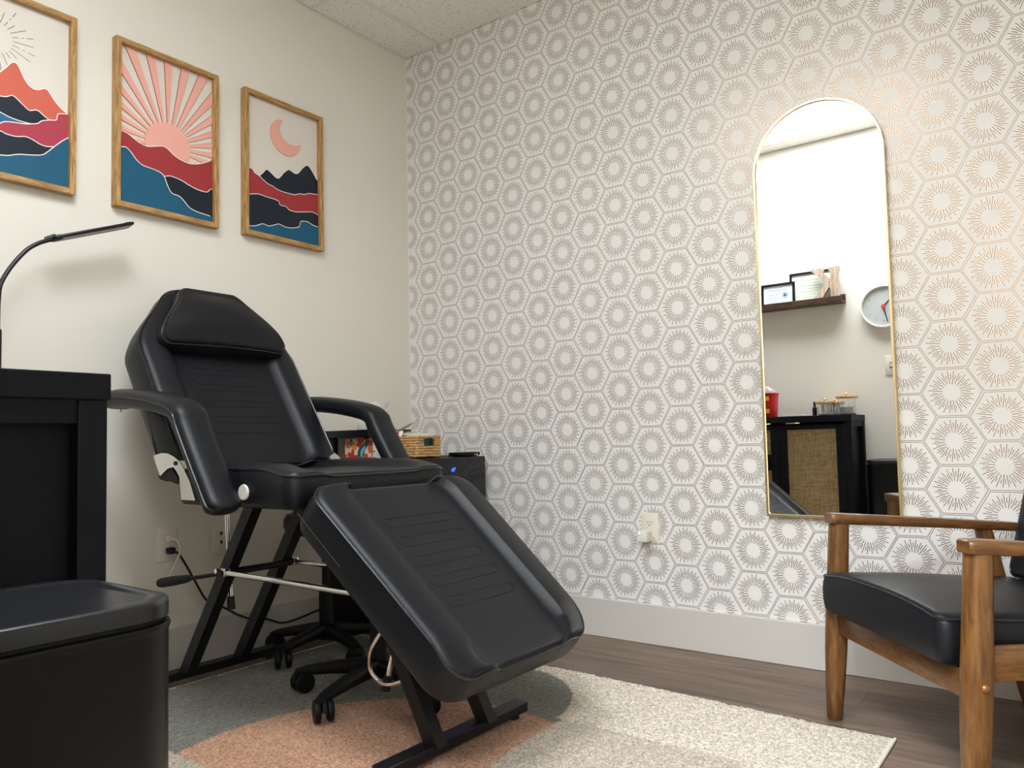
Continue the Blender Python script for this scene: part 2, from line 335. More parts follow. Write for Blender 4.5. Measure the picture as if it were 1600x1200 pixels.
# keep only what lies on the wall sheet
keep = [(f, m) for f, m in zip(g.f, g.m) if len(f) != 4 or min(g.v[k][0] for k in f) > -.001 or f[0] < 24]
g.f = [k[0] for k in keep]; g.m = [k[1] for k in keep]
struct('wall_back', g, fix=False)
# baseboards
g = G(); g.box((.014, -.014, 0), (XR, 0, HB), M_BASE, .002, 1); struct('baseboard_back', g)
g = G(); g.box((0, YF, 0), (.014, 0, HB), M_BASE, .002, 1); struct('baseboard_left', g)
g = G(); g.box((.014, YF, 0), (DX0, YF+.014, HB), M_BASE, .002, 1); g.box((DX1, YF, 0), (XR, YF+.014, HB), M_BASE, .002, 1); struct('baseboard_front', g)

# ------------------------------------------------------------------ lights
M_PANEL = mat('light_diffuser', (.9, .9, .9), .6, emit=((.935, 1., 1.06), 10.))
t = thing('ceiling_light', 'bright rectangular ceiling light panel near the top of the wall mirror reflection', 'light', ((LX0+LX1)/2, (LY0+LY1)/2, H))
g = G(); fw = .022
g.box((LX0, LY0, H-.004), (LX1, LY0+fw, H+.03), M_WHITEPL); g.box((LX0, LY1-fw, H-.004), (LX1, LY1, H+.03), M_WHITEPL)
g.box((LX0, LY0+fw, H-.004), (LX0+fw, LY1-fw, H+.03), M_WHITEPL); g.box((LX1-fw, LY0+fw, H-.004), (LX1, LY1-fw, H+.03), M_WHITEPL)
build('frame', g, t)
g = G(); g.box((LX0+fw, LY0+fw, H+.004), (LX1-fw, LY1-fw, H+.012), M_PANEL); build('diffuser', g, t)
la = bpy.data.lights.new('hall_fill', 'AREA'); la.energy = 110; la.shape = 'RECTANGLE'; la.size = 1.1; la.size_y = .5; la.color = (.95, 1., 1.06)  # unseen area light added in the hall as fill through the doorway
lo = bpy.data.objects.new('hall_fill', la); lo.location = (2.4, -3.35, H-.02); COL.objects.link(lo)
la = bpy.data.lights.new('ceiling_panel_lamp', 'AREA'); la.energy = 11; la.shape = 'RECTANGLE'; la.size = LX1-LX0-.06; la.size_y = LY1-LY0-.06; la.color = (.935, 1., 1.06); la.spread = R(145)
lo = bpy.data.objects.new('ceiling_panel_lamp', la); lo.location = ((LX0+LX1)/2, (LY0+LY1)/2, H+.002); COL.objects.link(lo)
w = bpy.data.worlds.new('world'); S.world = w; w.use_nodes = True; w.node_tree.nodes['Background'].inputs[0].default_value = (.02, .02, .02, 1)
# ------------------------------------------------------------------ upholstered cushion on a (u, v) grid
def cushion(L, W, thick, relief, fmap, nu=44, nv=36, rc=.05, er=.008, bulge=.006, cmax=1.0, m=None, pipe=True, rows=None):
    """W(u): half width, fmap(u,v,h)->xyz, relief(u,c)->h with c=v/halfwidth.  returns (body G, piping loop, surface function)"""
    m = m or M_LEATHER
    us = []
    k = max(8, nu//6)
    for i in range(k): us.append(rc*(1-cos(PI/2*i/k)))
    for i in range(nu-2*k+1): us.append(rc+(L-2*rc)*i/(nu-2*k))
    us += [L-x for x in us[:k][::-1]]
    def hw(u):
        d = min(u, L-u); w = W(u)
        if d < rc: w -= rc-math.sqrt(max(0, rc*rc-(rc-d)**2))
        return w
    cs = [sin(PI/2*(-1+2*j/nv))*.35+(-1+2*j/nv)*.65 for j in range(nv+1)]
    def top(u, c):
        w = hw(u); d = min(w*(1-abs(c)), u, L-u); h = relief(u, c)
        if d < er: h -= er*(1-math.sqrt(max(0, 1-(1-d/er)**2)))
        return h
    g = G(); grid = [[fmap(u, hw(u)*c, top(u, c)) for c in cs] for u in us]
    NU = len(us); NV = len(cs)
    verts = [p for row in grid for p in row]; faces = []
    for i in range(NU-1):
        for j in range(NV-1): faces.append((i*NV+j, i*NV+j+1, (i+1)*NV+j+1, (i+1)*NV+j))
    per = [(0, j) for j in range(NV)]+[(i, NV-1) for i in range(1, NU)]+[(NU-1, j) for j in range(NV-2, -1, -1)]+[(i, 0) for i in range(NU-2, 0, -1)]
    P2 = [(us[i], hw(us[i])*cs[j]) for i, j in per]; hs = [top(us[i], cs[j]) for i, j in per]
    n = len(per); nrm = []
    for k2 in range(n):
        a = P2[k2-2]; b = P2[(k2+2) % n]; dx, dy = b[0]-a[0], b[1]-a[1]; l = math.hypot(dx, dy) or 1
        nrm.append((-dy/l, dx/l))
    # orient outward
    cu = L/2
    if sum(nx*(p[0]-cu)+ny*p[1] for (nx, ny), p in zip(nrm, P2)) < 0: nrm = [(-a, -b) for a, b in nrm]
    ring_prev = [i*NV+j for i, j in per]
    prof = [(.12, .55), (.35, 1.), (.65, .95), (.88, .45), (.97, -.4), (1., -1.6)]
    for f, bl in prof:
        base = len(verts)
        for k2 in range(n):
            h = hs[k2]*(1-f)+(-thick)*f
            verts.append(fmap(P2[k2][0]+nrm[k2][0]*bulge*bl, P2[k2][1]+nrm[k2][1]*bulge*bl, h))
        for k2 in range(n): faces.append((ring_prev[k2], ring_prev[(k2+1) % n], base+(k2+1) % n, base+k2))
        ring_prev = list(range(base, base+n))
    faces.append(tuple(ring_prev))
    g.add(verts, faces, m)
    loop = [fmap(P2[k2][0]+nrm[k2][0]*.0015, P2[k2][1]+nrm[k2][1]*.0015, hs[k2]-.001) for k2 in range(0, n)]
    surf = lambda u, v, dh=0.: fmap(u, v, top(u, v/hw(u))+dh)
    return g, loop, surf
def dedupe(loop, eps=.0015):
    out = [Vector(loop[0])]
    for p in loop[1:]:
        if (Vector(p)-out[-1]).length > eps: out.append(Vector(p))
    if (out[-1]-out[0]).length < eps: out.pop()
    return out
def ss(a, b, x):
    t = max(0, min(1, (x-a)/(b-a))); return t*t*(3-2*t)
def slots(surf, spec, m=M_STITCH, r=.0009):
    """pressed rounded-slot outlines on an upholstered surface: spec = (u0,u1,v0,v1)"""
    g = G()
    for (u0, u1, v0, v1) in spec:
        rad = (u1-u0)/2; um = (u0+u1)/2; pts = []
        for k in range(7): a = PI/2+PI*k/6; pts.append((um-rad*sin(a), v0+rad+rad*cos(a)))
        for k in range(7): a = -PI/2+PI*k/6; pts.append((um-rad*sin(a), v1-rad+rad*cos(a)))
        dense = []
        for k in range(len(pts)):
            a, b = pts[k], pts[(k+1) % len(pts)]
            nn = max(1, int(math.hypot(a[0]-b[0], a[1]-b[1])/.02))
            for q in range(nn): dense.append((a[0]+(b[0]-a[0])*q/nn, a[1]+(b[1]-a[1])*q/nn))
        g.tube(dedupe([surf(u, v, .0002) for u, v in dense], .0008), r, m, n=5, closed=True)
    return g

# ------------------------------------------------------------------ treatment chair
YC = -1.145
tc = thing('treatment_chair', 'black vinyl reclining treatment chair with raised back, armrests and lowered leg rest on the rug', 'treatment chair', (.75, YC, .012))
def bolster(hi=.024, c0=.60, c1=.72, Lx=9.):
    def f(u, c):
        a = abs(c); return hi*ss(c0, c1, a)*(1-.62*ss(Lx-.10, Lx, u)) - .006*ss(.8, 1., a)
    return f
# seat
SX0, SX1, SZ = .470, .985, .684
def seat_rel(u, c):
    a = abs(c); h = .024*ss(.60, .74, a)-.004*ss(.85, 1, a)
    L = SX1-SX0
    return h*(1-.75*ss(L-.12, L, u)) + .004*sin(PI*min(1, max(0, u/L)))
gs, loop, surf = cushion(SX1-SX0, lambda u: .28, .085, seat_rel, lambda u, v, h: (SX0+u, YC+v, SZ+h), rc=.035, nu=48)
seat = build('seat', gs, tc)
g = G(); g.tube(dedupe(loop), .0032, M_PIPE, n=6, closed=True); build('piping', g, seat)
# leg rest
LA = Vector((1.043, 0, .645)); LB = Vector((1.492, 0, .268)); LU = (LB-LA).normalized(); LL = (LB-LA).length; LN = Vector((-LU.z, 0, LU.x)) if LU.x > 0 else None
LN = Vector((.642, 0, .767)); LN = (LN-LU*LN.dot(LU)).normalized()
def fleg(u, v, h):
    p = LA+LU*u+LN*h; return (p.x, YC+.004+v, p.z)
gs, loop, surf = cushion(LL, lambda u: .292-.030*u/LL, .088, bolster(.026, .60, .70, LL), fleg, rc=.062, nu=52)
lr = build('leg_rest', gs, tc)
g = G(); g.tube(dedupe(loop), .0034, M_PIPE, n=6, closed=True); build('piping', g, lr)
sp = [(.118+.066*k, .118+.066*k+.031, -.128, .118) for k in range(5)]
build('pressed_seam', slots(surf, sp), lr)
g = G(); q = [fleg(u, -.292-.006+.03*u/LL, -.05) for u in (.02, .08, .14, .20)]; g.tube(q, .0016, M_RUBBER, n=6); build('zip', g, lr)
# backrest
BA = Vector((.486, 0, .700)); BB = Vector((.106, 0, 1.278)); BU = (BB-BA).normalized(); BL = (BB-BA).length; BN = Vector((BU.z, 0, -BU.x))
def fback(u, v, h):
    p = BA+BU*u+BN*h; return (p.x, YC+v, p.z)
def wback(u):
    t = ss(.425, BL+.035, u); return .278-.160*t
gs, loop, surf = cushion(BL, wback, .098, bolster(.024, .60, .74), fback, rc=.05, nu=56, bulge=.008)
bk = build('backrest', gs, tc)
g = G(); g.tube(dedupe(loop), .0034, M_PIPE, n=6, closed=True); build('piping', g, bk)
sp = [(.12+.062*k, .12+.062*k+.040, -.135-.0*k, .135) for k in range(5)]
build('pressed_seam', slots(surf, sp), bk)
g = G(); q = [fback(u, -.2845, -.03-.05*(.3-u)/.2) for u in (.30, .26, .2, .14, .1)]; g.tube(q, .002, M_PIPE, n=6); build('side_seam', g, bk)
# head pillow strapped to the backrest
PL0, PL1 = .428, BL-.030
def fpil(u, v, h):
    p = BA+BU*(PL0+u)+BN*(.066+h+.012*sin(PI*u/(PL1-PL0))); return (p.x, YC+.004+v, p.z)
def wpil(u):
    t = u/(PL1-PL0); return .230-.122*ss(-.02, 1.02, t)
def relp(u, c):
    t = u/(PL1-PL0); return .022*(1-c*c)*sin(PI*min(1, t+.12)) - .012*ss(.28, .0, t)
gs, loop, surf = cushion(PL1-PL0, wpil, .066, relp, fpil, rc=.035, er=.01, nu=40, bulge=.006)
hp = build('head_pillow', gs, tc)
g = G(); g.tube(dedupe(loop), .003, M_PIPE, n=6, closed=True); build('piping', g, hp)
# armrests: rounded pad swept along a bent path
def armrest(yc, s):
    top = [(a+.016, b+.010) for a, b in [(.208, .912), (.228, .919), (.285, .922), (.37, .916), (.465, .904), (.55, .888), (.603, .872), (.637, .848), (.655, .815), (.698, .75), (.752, .672), (.780, .632), (.797, .610), (.806, .596)]]
    P = smoothpath([(a, 0, b) for a, b in top], 5); rings = []; N = len(P); edge = []
    for i, p in enumerate(P):
        t = (P[min(i+1, N-1)]-P[max(i-1, 0)]).normalized(); nrm = Vector((-t.z, 0, t.x))   # outward / upward
        f = i/(N-1); hw = .048; th = .056
        e = min(1, f/.10); 
        th *= .38+.62*math.sqrt(max(0, 1-(1-e)**2)); hw *= .55+.45*math.sqrt(max(0, 1-(1-e)**2))
        e2 = min(1, (1-f)/.12); k2 = math.sqrt(max(0, 1-(1-e2)**2)); th *= .55+.45*k2; hw *= .12+.88*k2
        c = p - nrm*(th*.5); ring = []
        for k in range(20):
            a = 2*PI*k/20; ca, sa = cos(a), sin(a); q = 2.9
            x = hw*math.copysign(abs(ca)**(2/q), ca); z = th*.5*math.copysign(abs(sa)**(2/q), sa)
            ring.append(c+Vector((0, yc+x, 0))+nrm*z)
        rings.append(ring)
        edge.append((c+Vector((0, yc+hw*.985*s, 0))+nrm*(th*.06)))
    g = G(); g.loft(rings, M_LEATHER); a = build('armrest', g, tc, sharp=60)
    g = G(); g.tube(edge[4:-2], .0026, M_PIPE, n=6); build('piping', g, a)
    g = G(); g.lathe([(0, -.004), (.019, -.004), (.0205, 0), (.019, .004), (0, .004)], M_WHITEPL, (.802, yc-s*.0505, .640), axis='y'); w = build('pivot_washer', g, a)
    w['label'] = 'white plastic washer at the armrest pivot'
    g = G(); g.lathe([(.004, .866), (.004, .90)], M_CHROME, (.262, yc, 0), 10); build('bolt', g, a)
    return a
armrest(YC-.338, -1); armrest(YC+.338, 1)
# hinge brackets in chrome where the back folds, one each side
BRK = [(0.3533, 0.7363), (0.3993, 0.7434), (0.4339, 0.7422), (0.468, 0.732), (0.4947, 0.7193), (0.5212, 0.6944), (0.5472, 0.6646), (0.576, 0.6127), (0.505, 0.6124), (0.5017, 0.6319), (0.4949, 0.6764), (0.4815, 0.6906), (0.4647, 0.7031), (0.4341, 0.6994), (0.3927, 0.6772)]
BLK = [(0.3707, 0.6764), (0.4126, 0.6988), (0.4435, 0.7008), (0.4739, 0.6756), (0.4773, 0.663), (0.4128, 0.6621), (0.3848, 0.6673)]
for s in (-1, 1):
    y = YC+s*.287; g = G(); fb = lambda a, b, h: (a, y+s*h, b)
    g.prism(BRK, fb, -.004, 0, M_CHROME)
    o2 = BRK[:7]
    V = [fb(a, b, 0) for a, b in o2]+[fb(a, b, -.055) for a, b in o2]+[fb(a+.003, b-.004, 0) for a, b in o2]+[fb(a+.003, b-.004, -.055) for a, b in o2]
    g.add(V, [(k, k+1, 7+k+1, 7+k) for k in range(6)]+[(14+k, 21+k, 22+k, 15+k) for k in range(6)]+[(7+k, 8+k, 22+k, 21+k) for k in range(6)]+[(0, 7, 21, 14), (6, 20, 27, 13)], M_CHROME)
    hb = build('hinge_bracket', g, tc); hb['label'] = 'chrome hinge bracket'
    g = G(); g.lathe([(0, -.003), (.006, -.003), (.006, .003), (0, .003)], M_BLACKMETAL, (.476, y-s*.0, .714), 12, 'y'); build('rivet', g, hb)
    g = G(); g.prism(BLK, fb, -.05, -.006, M_BLACKPLASTIC); build('hinge_block', g, tc)
# steel frame
ZB0, ZB1 = .026, .052
def leg_between(a, b, y, wy=.034, wx=.038):
    a = Vector((a[0], 0, a[1])); b = Vector((b[0], 0, b[1])); d = (b-a).normalized(); n = Vector((d.z, 0, -d.x)); g = G(); rings = []
    c0 = a; c1 = b
    for p in (c0, c1):
        # horizontal cut at both ends
        k = 1/abs(d.z)
        rings.append([p+Vector((-wx/2*k, y-wy/2, 0)), p+Vector((wx/2*k, y-wy/2, 0)), p+Vector((wx/2*k, y+wy/2, 0)), p+Vector((-wx/2*k, y+wy/2, 0))])
    g.loft(rings, M_BLACKMETAL); return build('leg', g, tc, sharp=30)
for xb in (.188, 1.266):
    g = G(); g.box((xb-.023, YC-.268, ZB0), (xb+.023, YC+.258, ZB1), M_BLACKMETAL, .002, 1)
    bb = build('base_bar', g, tc)
    for yy in (YC-.235, YC+.225):
        g = G(); g.lathe([(0, .012), (.014, .012), (.014, .020), (.007, .022), (.007, .027)], M_RUBBER, (xb, yy, 0), 14); build('levelling_foot', g, bb)
g = G(); g.box((1.249, YC-.075, ZB1), (1.288, YC+.055, ZB1+.0006), mat('dark_blue', (.008, .008, .07), .3)); ff = build('blue_patch', g, bb); ff['label'] = 'dark blue patch'  # thin dark blue sheet on the bar top between the legs
for y in (YC-.105, YC+.085):
    leg_between((.228, ZB1), (.585, .592), y); leg_between((1.285, ZB1), (.985, .592), y)
g = G(); g.box((.32, YC-.13, .580), (1.03, YC-.095, .604), M_BLACKMETAL, .002, 1); g.box((.32, YC+.07, .580), (1.03, YC+.105, .604), M_BLACKMETAL, .002, 1)
for x in (.34, .66, 1.0): g.box((x, YC-.095, .582), (x+.03, YC+.07, .602), M_BLACKMETAL, .002, 1)
build('under_frame', g, tc)
g = G(); g.tube([(.475, YC-.15, .385), (.475, YC+.13, .385)], .011, M_BLACKMETAL, n=10); build('cross_rod', g, tc)
for y in (YC-.135, YC+.112):
    g = G(); g.tube([(.468, y, .388), (.50, y, .387), (1.09, y, .382)], .0085, M_CHROME, n=12)
    g.rbox((.478, y, .388), (.034, .02, .024), M_CHROME, .005, 2)
    st = build('strut', g, tc); st['label'] = 'chrome strut'
    g = G(); g.lathe([(0, -.008), (.008, -.008), (.008, .008), (0, .008)], M_CHROME, (.462, y-.012, .392), 6, 'y'); build('bolt', g, st)
# adjusting lever with grip
g = G(); g.tube([(.475, YC-.14, .385), (.40, YC-.165, .372), (.34, YC-.18, .362)], .006, M_BLACKMETAL); lv = build('adjusting_lever', g, tc)
g = G(); d = Vector((-.115, -.035, -.02)); p0 = Vector((.36, YC-.175, .366))
g.tube([p0+d*k for k in (0, .02, .12, .5, .9, .98, 1.0)], [.007, .010, .012, .0145, .0145, .012, .006], M_RUBBER, n=14); build('grip', g, lv)
# swinging prop rods
for (a, b) in (((.372, YC-.06, .575), (.395, YC-.06, .285)), ((1.098, YC-.05, .245), (1.070, YC-.05, .152))):
    a, b = Vector(a), Vector(b); g = G(); g.tube([a, b], .0075, M_CHROME, n=12); pr = build('prop_rod', g, tc); pr['label'] = 'chrome prop rod'
    dd = (b-a).normalized(); g = G(); g.tube([b-dd*.012, b, b+dd*.028], [.0105, .0115, .0125], M_RUBBER, n=14); build('rubber_tip', g, pr)
g = G(); pts = [(1.10, YC-.10, .285), (1.065, YC-.10, .240), (1.035, YC-.08, .195), (1.036, YC-.07, .165), (1.066, YC-.06, .143), (1.11, YC-.055, .152), (1.16, YC-.055, .178), (1.20, YC-.055, .21)]
g.tube(smoothpath(pts, 6), .0048, M_CHROME, n=10); lh = build('pull_handle', g, tc); lh['label'] = 'bent chrome pull handle'
# ------------------------------------------------------------------ armchair (s across, t to the back, z up)
AO = Vector((1.948, -.400, 0)); AS = Vector((.6455, -.7638, 0)); AT = Vector((.7638, .6455, 0))
def ac(s, t, z): return AO+AS*s+AT*t+Vector((0, 0, z))
ach = thing('armchair', 'mid-century wooden armchair with black vinyl seat and back by the patterned wall', 'armchair', ac(.31, .25, 0))
AM = Matrix((AS, AT, Vector((0, 0, 1)))).transposed()
def taper_leg(sc, t0, t1, z1, prof, name='leg', mm=None):
    """squared-round leg from foot t0 on the floor to t1 at height z1"""
    rings = []
    for f, r in prof:
        ring = []; z = z1*f; t = t0+(t1-t0)*f
        for k in range(20):
            a = 2*PI*k/20; ca, sa = cos(a), sin(a); q = 2.6
            ring.append(ac(sc+r*math.copysign(abs(ca)**(2/q), ca), t+r*math.copysign(abs(sa)**(2/q), sa), z))
        rings.append(ring)
    g = G(); g.loft(rings, mm or M_WALNUT); return build(name, g, ach, sharp=50)
pf = [(0, .0165), (.004, .0185), (.15, .0225), (.35, .0265), (.55, .0275), (.8, .0255), (1, .0245)]
leg_far = taper_leg(.026, -.005, .030, .5165, pf); leg_near = taper_leg(.594, -.005, .030, .5165, pf)
pr_ = [(0, .0165), (.1, .019), (.5, .023), (.8, .022), (1, .020)]
for s in (.026, .594): taper_leg(s, .545, .43, .506, pr_)
for lg, s in ((leg_near, 1),):
    g = G(); c = ac(.594+.0265, .012, .262)
    prof = [(.0085, 0), (.0085, .002), (.007, .0045), (.004, .006), (0, .0065)]
    verts = []; 
    M3 = Matrix((AT, Vector((0, 0, 1)), AS)).transposed()
    g.lathe(prof, mat('copper_cap', rgb(160, 108, 66), .3, metal=.6), c, 16, M=M3); b = build('bolt_cap', g, lg); b['label'] = 'copper bolt cap'
def arm(s0, s1):
    # flat arm, thicker to the front, dipping to the back
    rings = []
    for t, z0, z1, ins in ((0, .517, .541, .006), (.006, .5155, .5425, .001), (.02, .5145, .543, 0), (.15, .507, .533, 0), (.35, .494, .518, 0), (.50, .483, .506, .002), (.545, .480, .502, .008)):
        rings.append([ac(s0+ins, t, z0+.003), ac(s0+ins+.003, t, z0), ac(s1-ins-.003, t, z0), ac(s1-ins, t, z0+.003), ac(s1-ins, t, z1-.003), ac(s1-ins-.003, t, z1), ac(s0+ins+.003, t, z1), ac(s0+ins, t, z1-.003)])
    g = G(); g.loft(rings, M_WALNUTH); return build('armrest', g, ach, sharp=50)
arm(0, .052); arm(.568, .620)
def rail(s0, s1, t0, t1, z0, z1, dz=0.):
    g = G(); g.rbox(ac((s0+s1)/2, (t0+t1)/2, (z0+z1)/2), (s1-s0, t1-t0, z1-z0), M_WALNUTH, .004, 2, AM); return build('rail', g, ach)
rail(.040, .580, .004, .026, .225, .284)                # front
rail(.016, .036, .03, .47, .268, .335); rail(.584, .604, .03, .47, .268, .335)   # sides
rail(.036, .584, .45, .47, .235, .30)
def seat_f(u, v, h):
    # slopes down a little to the back
    return ac(.300+v, -.030+u, .388-.05*u+h)
def seat_r(u, c):
    return .030*(1-abs(c)**2.6)*math.sin(PI*min(1, .12+.88*u/.5))**.6*(.6+.4*(1-u/.55))
gs, loop, surf = cushion(.52, lambda u: .259, .100, seat_r, seat_f, rc=.022, er=.006, bulge=.007, nu=40, nv=32)
sc_ = build('seat_cushion', gs, ach)
g = G(); g.tube(dedupe(loop), .0032, M_PIPE, n=6, closed=True); build('piping', g, sc_)
A0 = ac(.31, .470, .372); ang = R(15); BDU = Vector((AT.x*sin(ang), AT.y*sin(ang), cos(ang))); BDN = Vector((-AT.x*cos(ang), -AT.y*cos(ang), sin(ang)))
def back_f(u, v, h): return A0+BDU*u+AS*v+BDN*h
gs, loop, surf = cushion(.43, lambda u: .252, .066, lambda u, c: .014*(1-c*c)*sin(PI*(.1+.8*u/.43)), back_f, rc=.025, er=.008, bulge=.006, nu=40, nv=30)
bc = build('back_cushion', gs, ach)
g = G(); g.tube(dedupe(loop), .0032, M_PIPE, n=6, closed=True); build('piping', g, bc)
# ------------------------------------------------------------------ framed pictures on the greige wall
M_CREAM = mat('art_backing', rgb(222, 214, 204), .7, bump=(800, .05))
M_PINK = mat('art_pink', rgb(236, 172, 156), .6); M_RED = mat('art_red', rgb(160, 50, 54), .6); M_TEAL = mat('art_teal', rgb(16, 86, 116), .6)
M_NAVY = mat('art_navy', rgb(15, 27, 42), .6); M_CORAL = mat('art_coral', rgb(206, 98, 78), .6); M_MAG = mat('art_crimson', rgb(172, 58, 76), .6)
M_BLUE = mat('art_blue', rgb(34, 100, 146), .6); M_EDGE = mat('art_white_edge', rgb(244, 238, 232), .6); M_RAY = mat('art_brown_line', rgb(84, 52, 48), .6)
def fx(a, b, h): return (h, a, b)
def picture(y0, y1, z0, z1, label, group=None):
    t = thing('framed_picture', label, 'picture', (0, (y0+y1)/2, z0), 'framed landscape pictures in a row')
    g = G(); w = .0185; d = .031
    for (a0, a1, b0, b1, mm) in ((y0, y0+w, z0, z1, M_OAK), (y1-w, y1, z0, z1, M_OAK)):
        g.box((.001, a0, b0), (d, a1, b1), mm, .0012, 1)
    for b0, b1 in ((z0, z0+w), (z1-w, z1)): g.box((.001, y0+w-.001, b0), (d-.0002, y1-w+.001, b1), M_OAKH, .0012, 1)
    build('frame', g, t)
    g = G(); g.box((.002, y0+w-.003, z0+w-.003), (.0115, y1-w+.003, z1-w+.003), M_CREAM); build('backing_panel', g, t)
    return t, (y0+w-.001, y1-w+.001, z0+w-.001, z1-w+.001)
def layer(t, rect, name, top, m, h0, h1, bottom=None, edge=True, k=4, ew=.0026):
    tp = smooth2(top, k)
    if bottom is None: poly = tp+[(tp[-1][0], rect[2]-.01), (tp[0][0], rect[2]-.01)]
    else: poly = tp+smooth2(bottom, k)[::-1]
    poly = clip(poly, *rect)
    if len(poly) < 3: return
    g = G(); g.prism(poly, fx, h0, h1, m)
    if edge:
        seg = [p for p in tp if rect[0] <= p[0] <= rect[1] and rect[2] <= p[1] <= rect[3]]
        if len(seg) > 1: stroke(g, seg, ew, fx, h1+.0003, M_EDGE)
    return build(name, g, t, fix=False)
# hills under a rayed sun
t, rc_ = picture(-1.889, -1.511, 1.558, 2.130, 'framed picture of coral and blue mountains, nearest the floor lamp pole')
layer(t, rc_, 'mountain_layer', ART['f1_coral'], M_CORAL, .0115, .0135)
layer(t, rc_, 'mountain_layer', ART['f1_navy'], M_NAVY, .0115, .0145)
layer(t, rc_, 'mountain_layer', ART['f1_blue'], M_BLUE, .0115, .0155)
layer(t, rc_, 'mountain_layer', ART['f1_red'], M_MAG, .0115, .0165)
layer(t, rc_, 'mountain_layer', ART['f1_navy2'], M_NAVY, .0115, .0175)
layer(t, rc_, 'mountain_layer', ART['f1_teal'], M_TEAL, .0115, .0185)
g = G(); cx_, cz_ = -1.735, 1.985
for k in range(26):
    a = 2*PI*k/26+.07; d0 = .048; L_ = (.105, .085, .098, .075)[k % 4]
    if k % 3 == 1: segs = [(d0, d0+.018), (d0+.028, d0+.034), (d0+.042, d0+.062)]
    else: segs = [(d0, L_)]
    for r0, r1 in segs:
        stroke(g, [(cx_+cos(a)*r0, cz_+sin(a)*r0), (cx_+cos(a)*r1, cz_+sin(a)*r1)], .0016, fx, .0118, M_RAY)
build('sun_rays', g, t, fix=False)
# pink sun with broad rays
t, rc_ = picture(-1.389, -1.013, 1.557, 2.130, 'framed picture of a pink sun with broad rays, middle one of the three framed landscapes')
sy, sz, sr = -1.2003, 1.8102, .0825
g = G(); g.prism(clip([(sy+sr*cos(2*PI*k/64), sz+sr*sin(2*PI*k/64)) for k in range(64)], *rc_), fx, .0115, .0155, M_PINK); build('sun', g, t, fix=False)
g = G()
for k in range(-8, 9):
    a = PI/2+R(12)*k; hw_ = R(2.9)
    p = [(sy+cos(a-hw_)*sr*.8, sz+sin(a-hw_)*sr*.8), (sy+cos(a-hw_)*.6, sz+sin(a-hw_)*.6), (sy+cos(a+hw_)*.6, sz+sin(a+hw_)*.6), (sy+cos(a+hw_)*sr*.8, sz+sin(a+hw_)*sr*.8)]
    p = clip(p, *rc_)
    if len(p) > 2: g.prism(p, fx, .0115, .0152, M_PINK)
    for sg in (1,):
        q = [(sy+cos(a+hw_*sg)*r, sz+sin(a+hw_*sg)*r) for r in (sr*1.03, .6)]
        dq = clip([(q[0][0]-.0008, q[0][1]), (q[0][0]+.0008, q[0][1]), (q[1][0]+.0012, q[1][1]), (q[1][0]-.0012, q[1][1])], *rc_)
        if len(dq) > 2: g.prism(dq, fx, .0150, .01535, M_RAY)  # shadow side of each raised ray, painted as a dark line
build('sun_rays', g, t, fix=False)
layer(t, rc_, 'mountain_layer', ART['f2_red'], M_RED, .0115, .0165)
layer(t, rc_, 'mountain_layer', ART['f2_navy'], M_NAVY, .0115, .0175)
layer(t, rc_, 'mountain_layer', ART['f2_teal'], M_TEAL, .0115, .0185)
# crescent moon
t, rc_ = picture(-.904, -.529, 1.562, 2.132, 'framed picture of a pink crescent moon over navy peaks, nearest the room corner')
g = G(); g.prism(smooth2(ART['f3_moon'], 3, True), fx, .0115, .0155, M_PINK); build('moon', g, t, fix=False)
layer(t, rc_, 'mountain_layer', ART['f3_mtn'], M_NAVY, .0115, .0150)
layer(t, rc_, 'mountain_layer', ART['f3_red'], M_RED, .0115, .0160)
layer(t, rc_, 'mountain_layer', ART['f3_navy'], M_NAVY, .0115, .0170)
layer(t, rc_, 'mountain_layer', ART['f3_teal'], M_TEAL, .0115, .0180)
# ------------------------------------------------------------------ arched wall mirror
mx0, mx1, mz0, mz1 = 1.664, 2.077, .487, 1.852
wm = thing('wall_mirror', 'tall arched mirror with a thin brass frame on the patterned wall', 'mirror', ((mx0+mx1)/2, 0, mz0))
def arch(ins):
    r = (mx1-mx0)/2; c = (mx0+mx1)/2; zc = mz1-r; P = []
    rb = .012
    for k in range(5): a = PI+PI/2*k/4; P.append((mx0+rb+(rb-min(ins, rb*.8))*cos(a) if 0 else mx0+ins+(rb-ins*.5)*(1+cos(a)), mz0+ins+(rb-ins*.5)*(1+sin(a))))
    for k in range(5): a = -PI/2+PI/2*k/4; P.append((mx1-ins-(rb-ins*.5)*(1-cos(a)), mz0+ins+(rb-ins*.5)*(1+sin(a))))
    for k in range(49): a = PI*k/48; P.append((c+(r-ins)*cos(a), zc+(r-ins)*sin(a)))
    return P
TL = R(.1)
def fm(a, b, h): return (a, -.001-h-(b-mz0)*math.tan(TL), b)
o_, i_ = arch(0), arch(.0075); n = len(o_)
g = G(); V = [fm(*p, 0) for p in o_]+[fm(*p, .021) for p in o_]+[fm(*p, .022) for p in [(a, b) for a, b in arch(.001)]]+[fm(*p, .022) for p in arch(.0065)]+[fm(*p, .021) for p in i_]+[fm(*p, .012) for p in i_]
F = []
for L_ in range(5):
    for k in range(n): F.append((L_*n+k, L_*n+(k+1) % n, (L_+1)*n+(k+1) % n, (L_+1)*n+k))
g.add(V, F, M_GOLD); fr = build('frame', g, wm); fr['label'] = 'thin brass frame'
g = G(); g.prism(arch(.006), fm, .002, .0155, M_MIRROR); build('glass', g, wm)
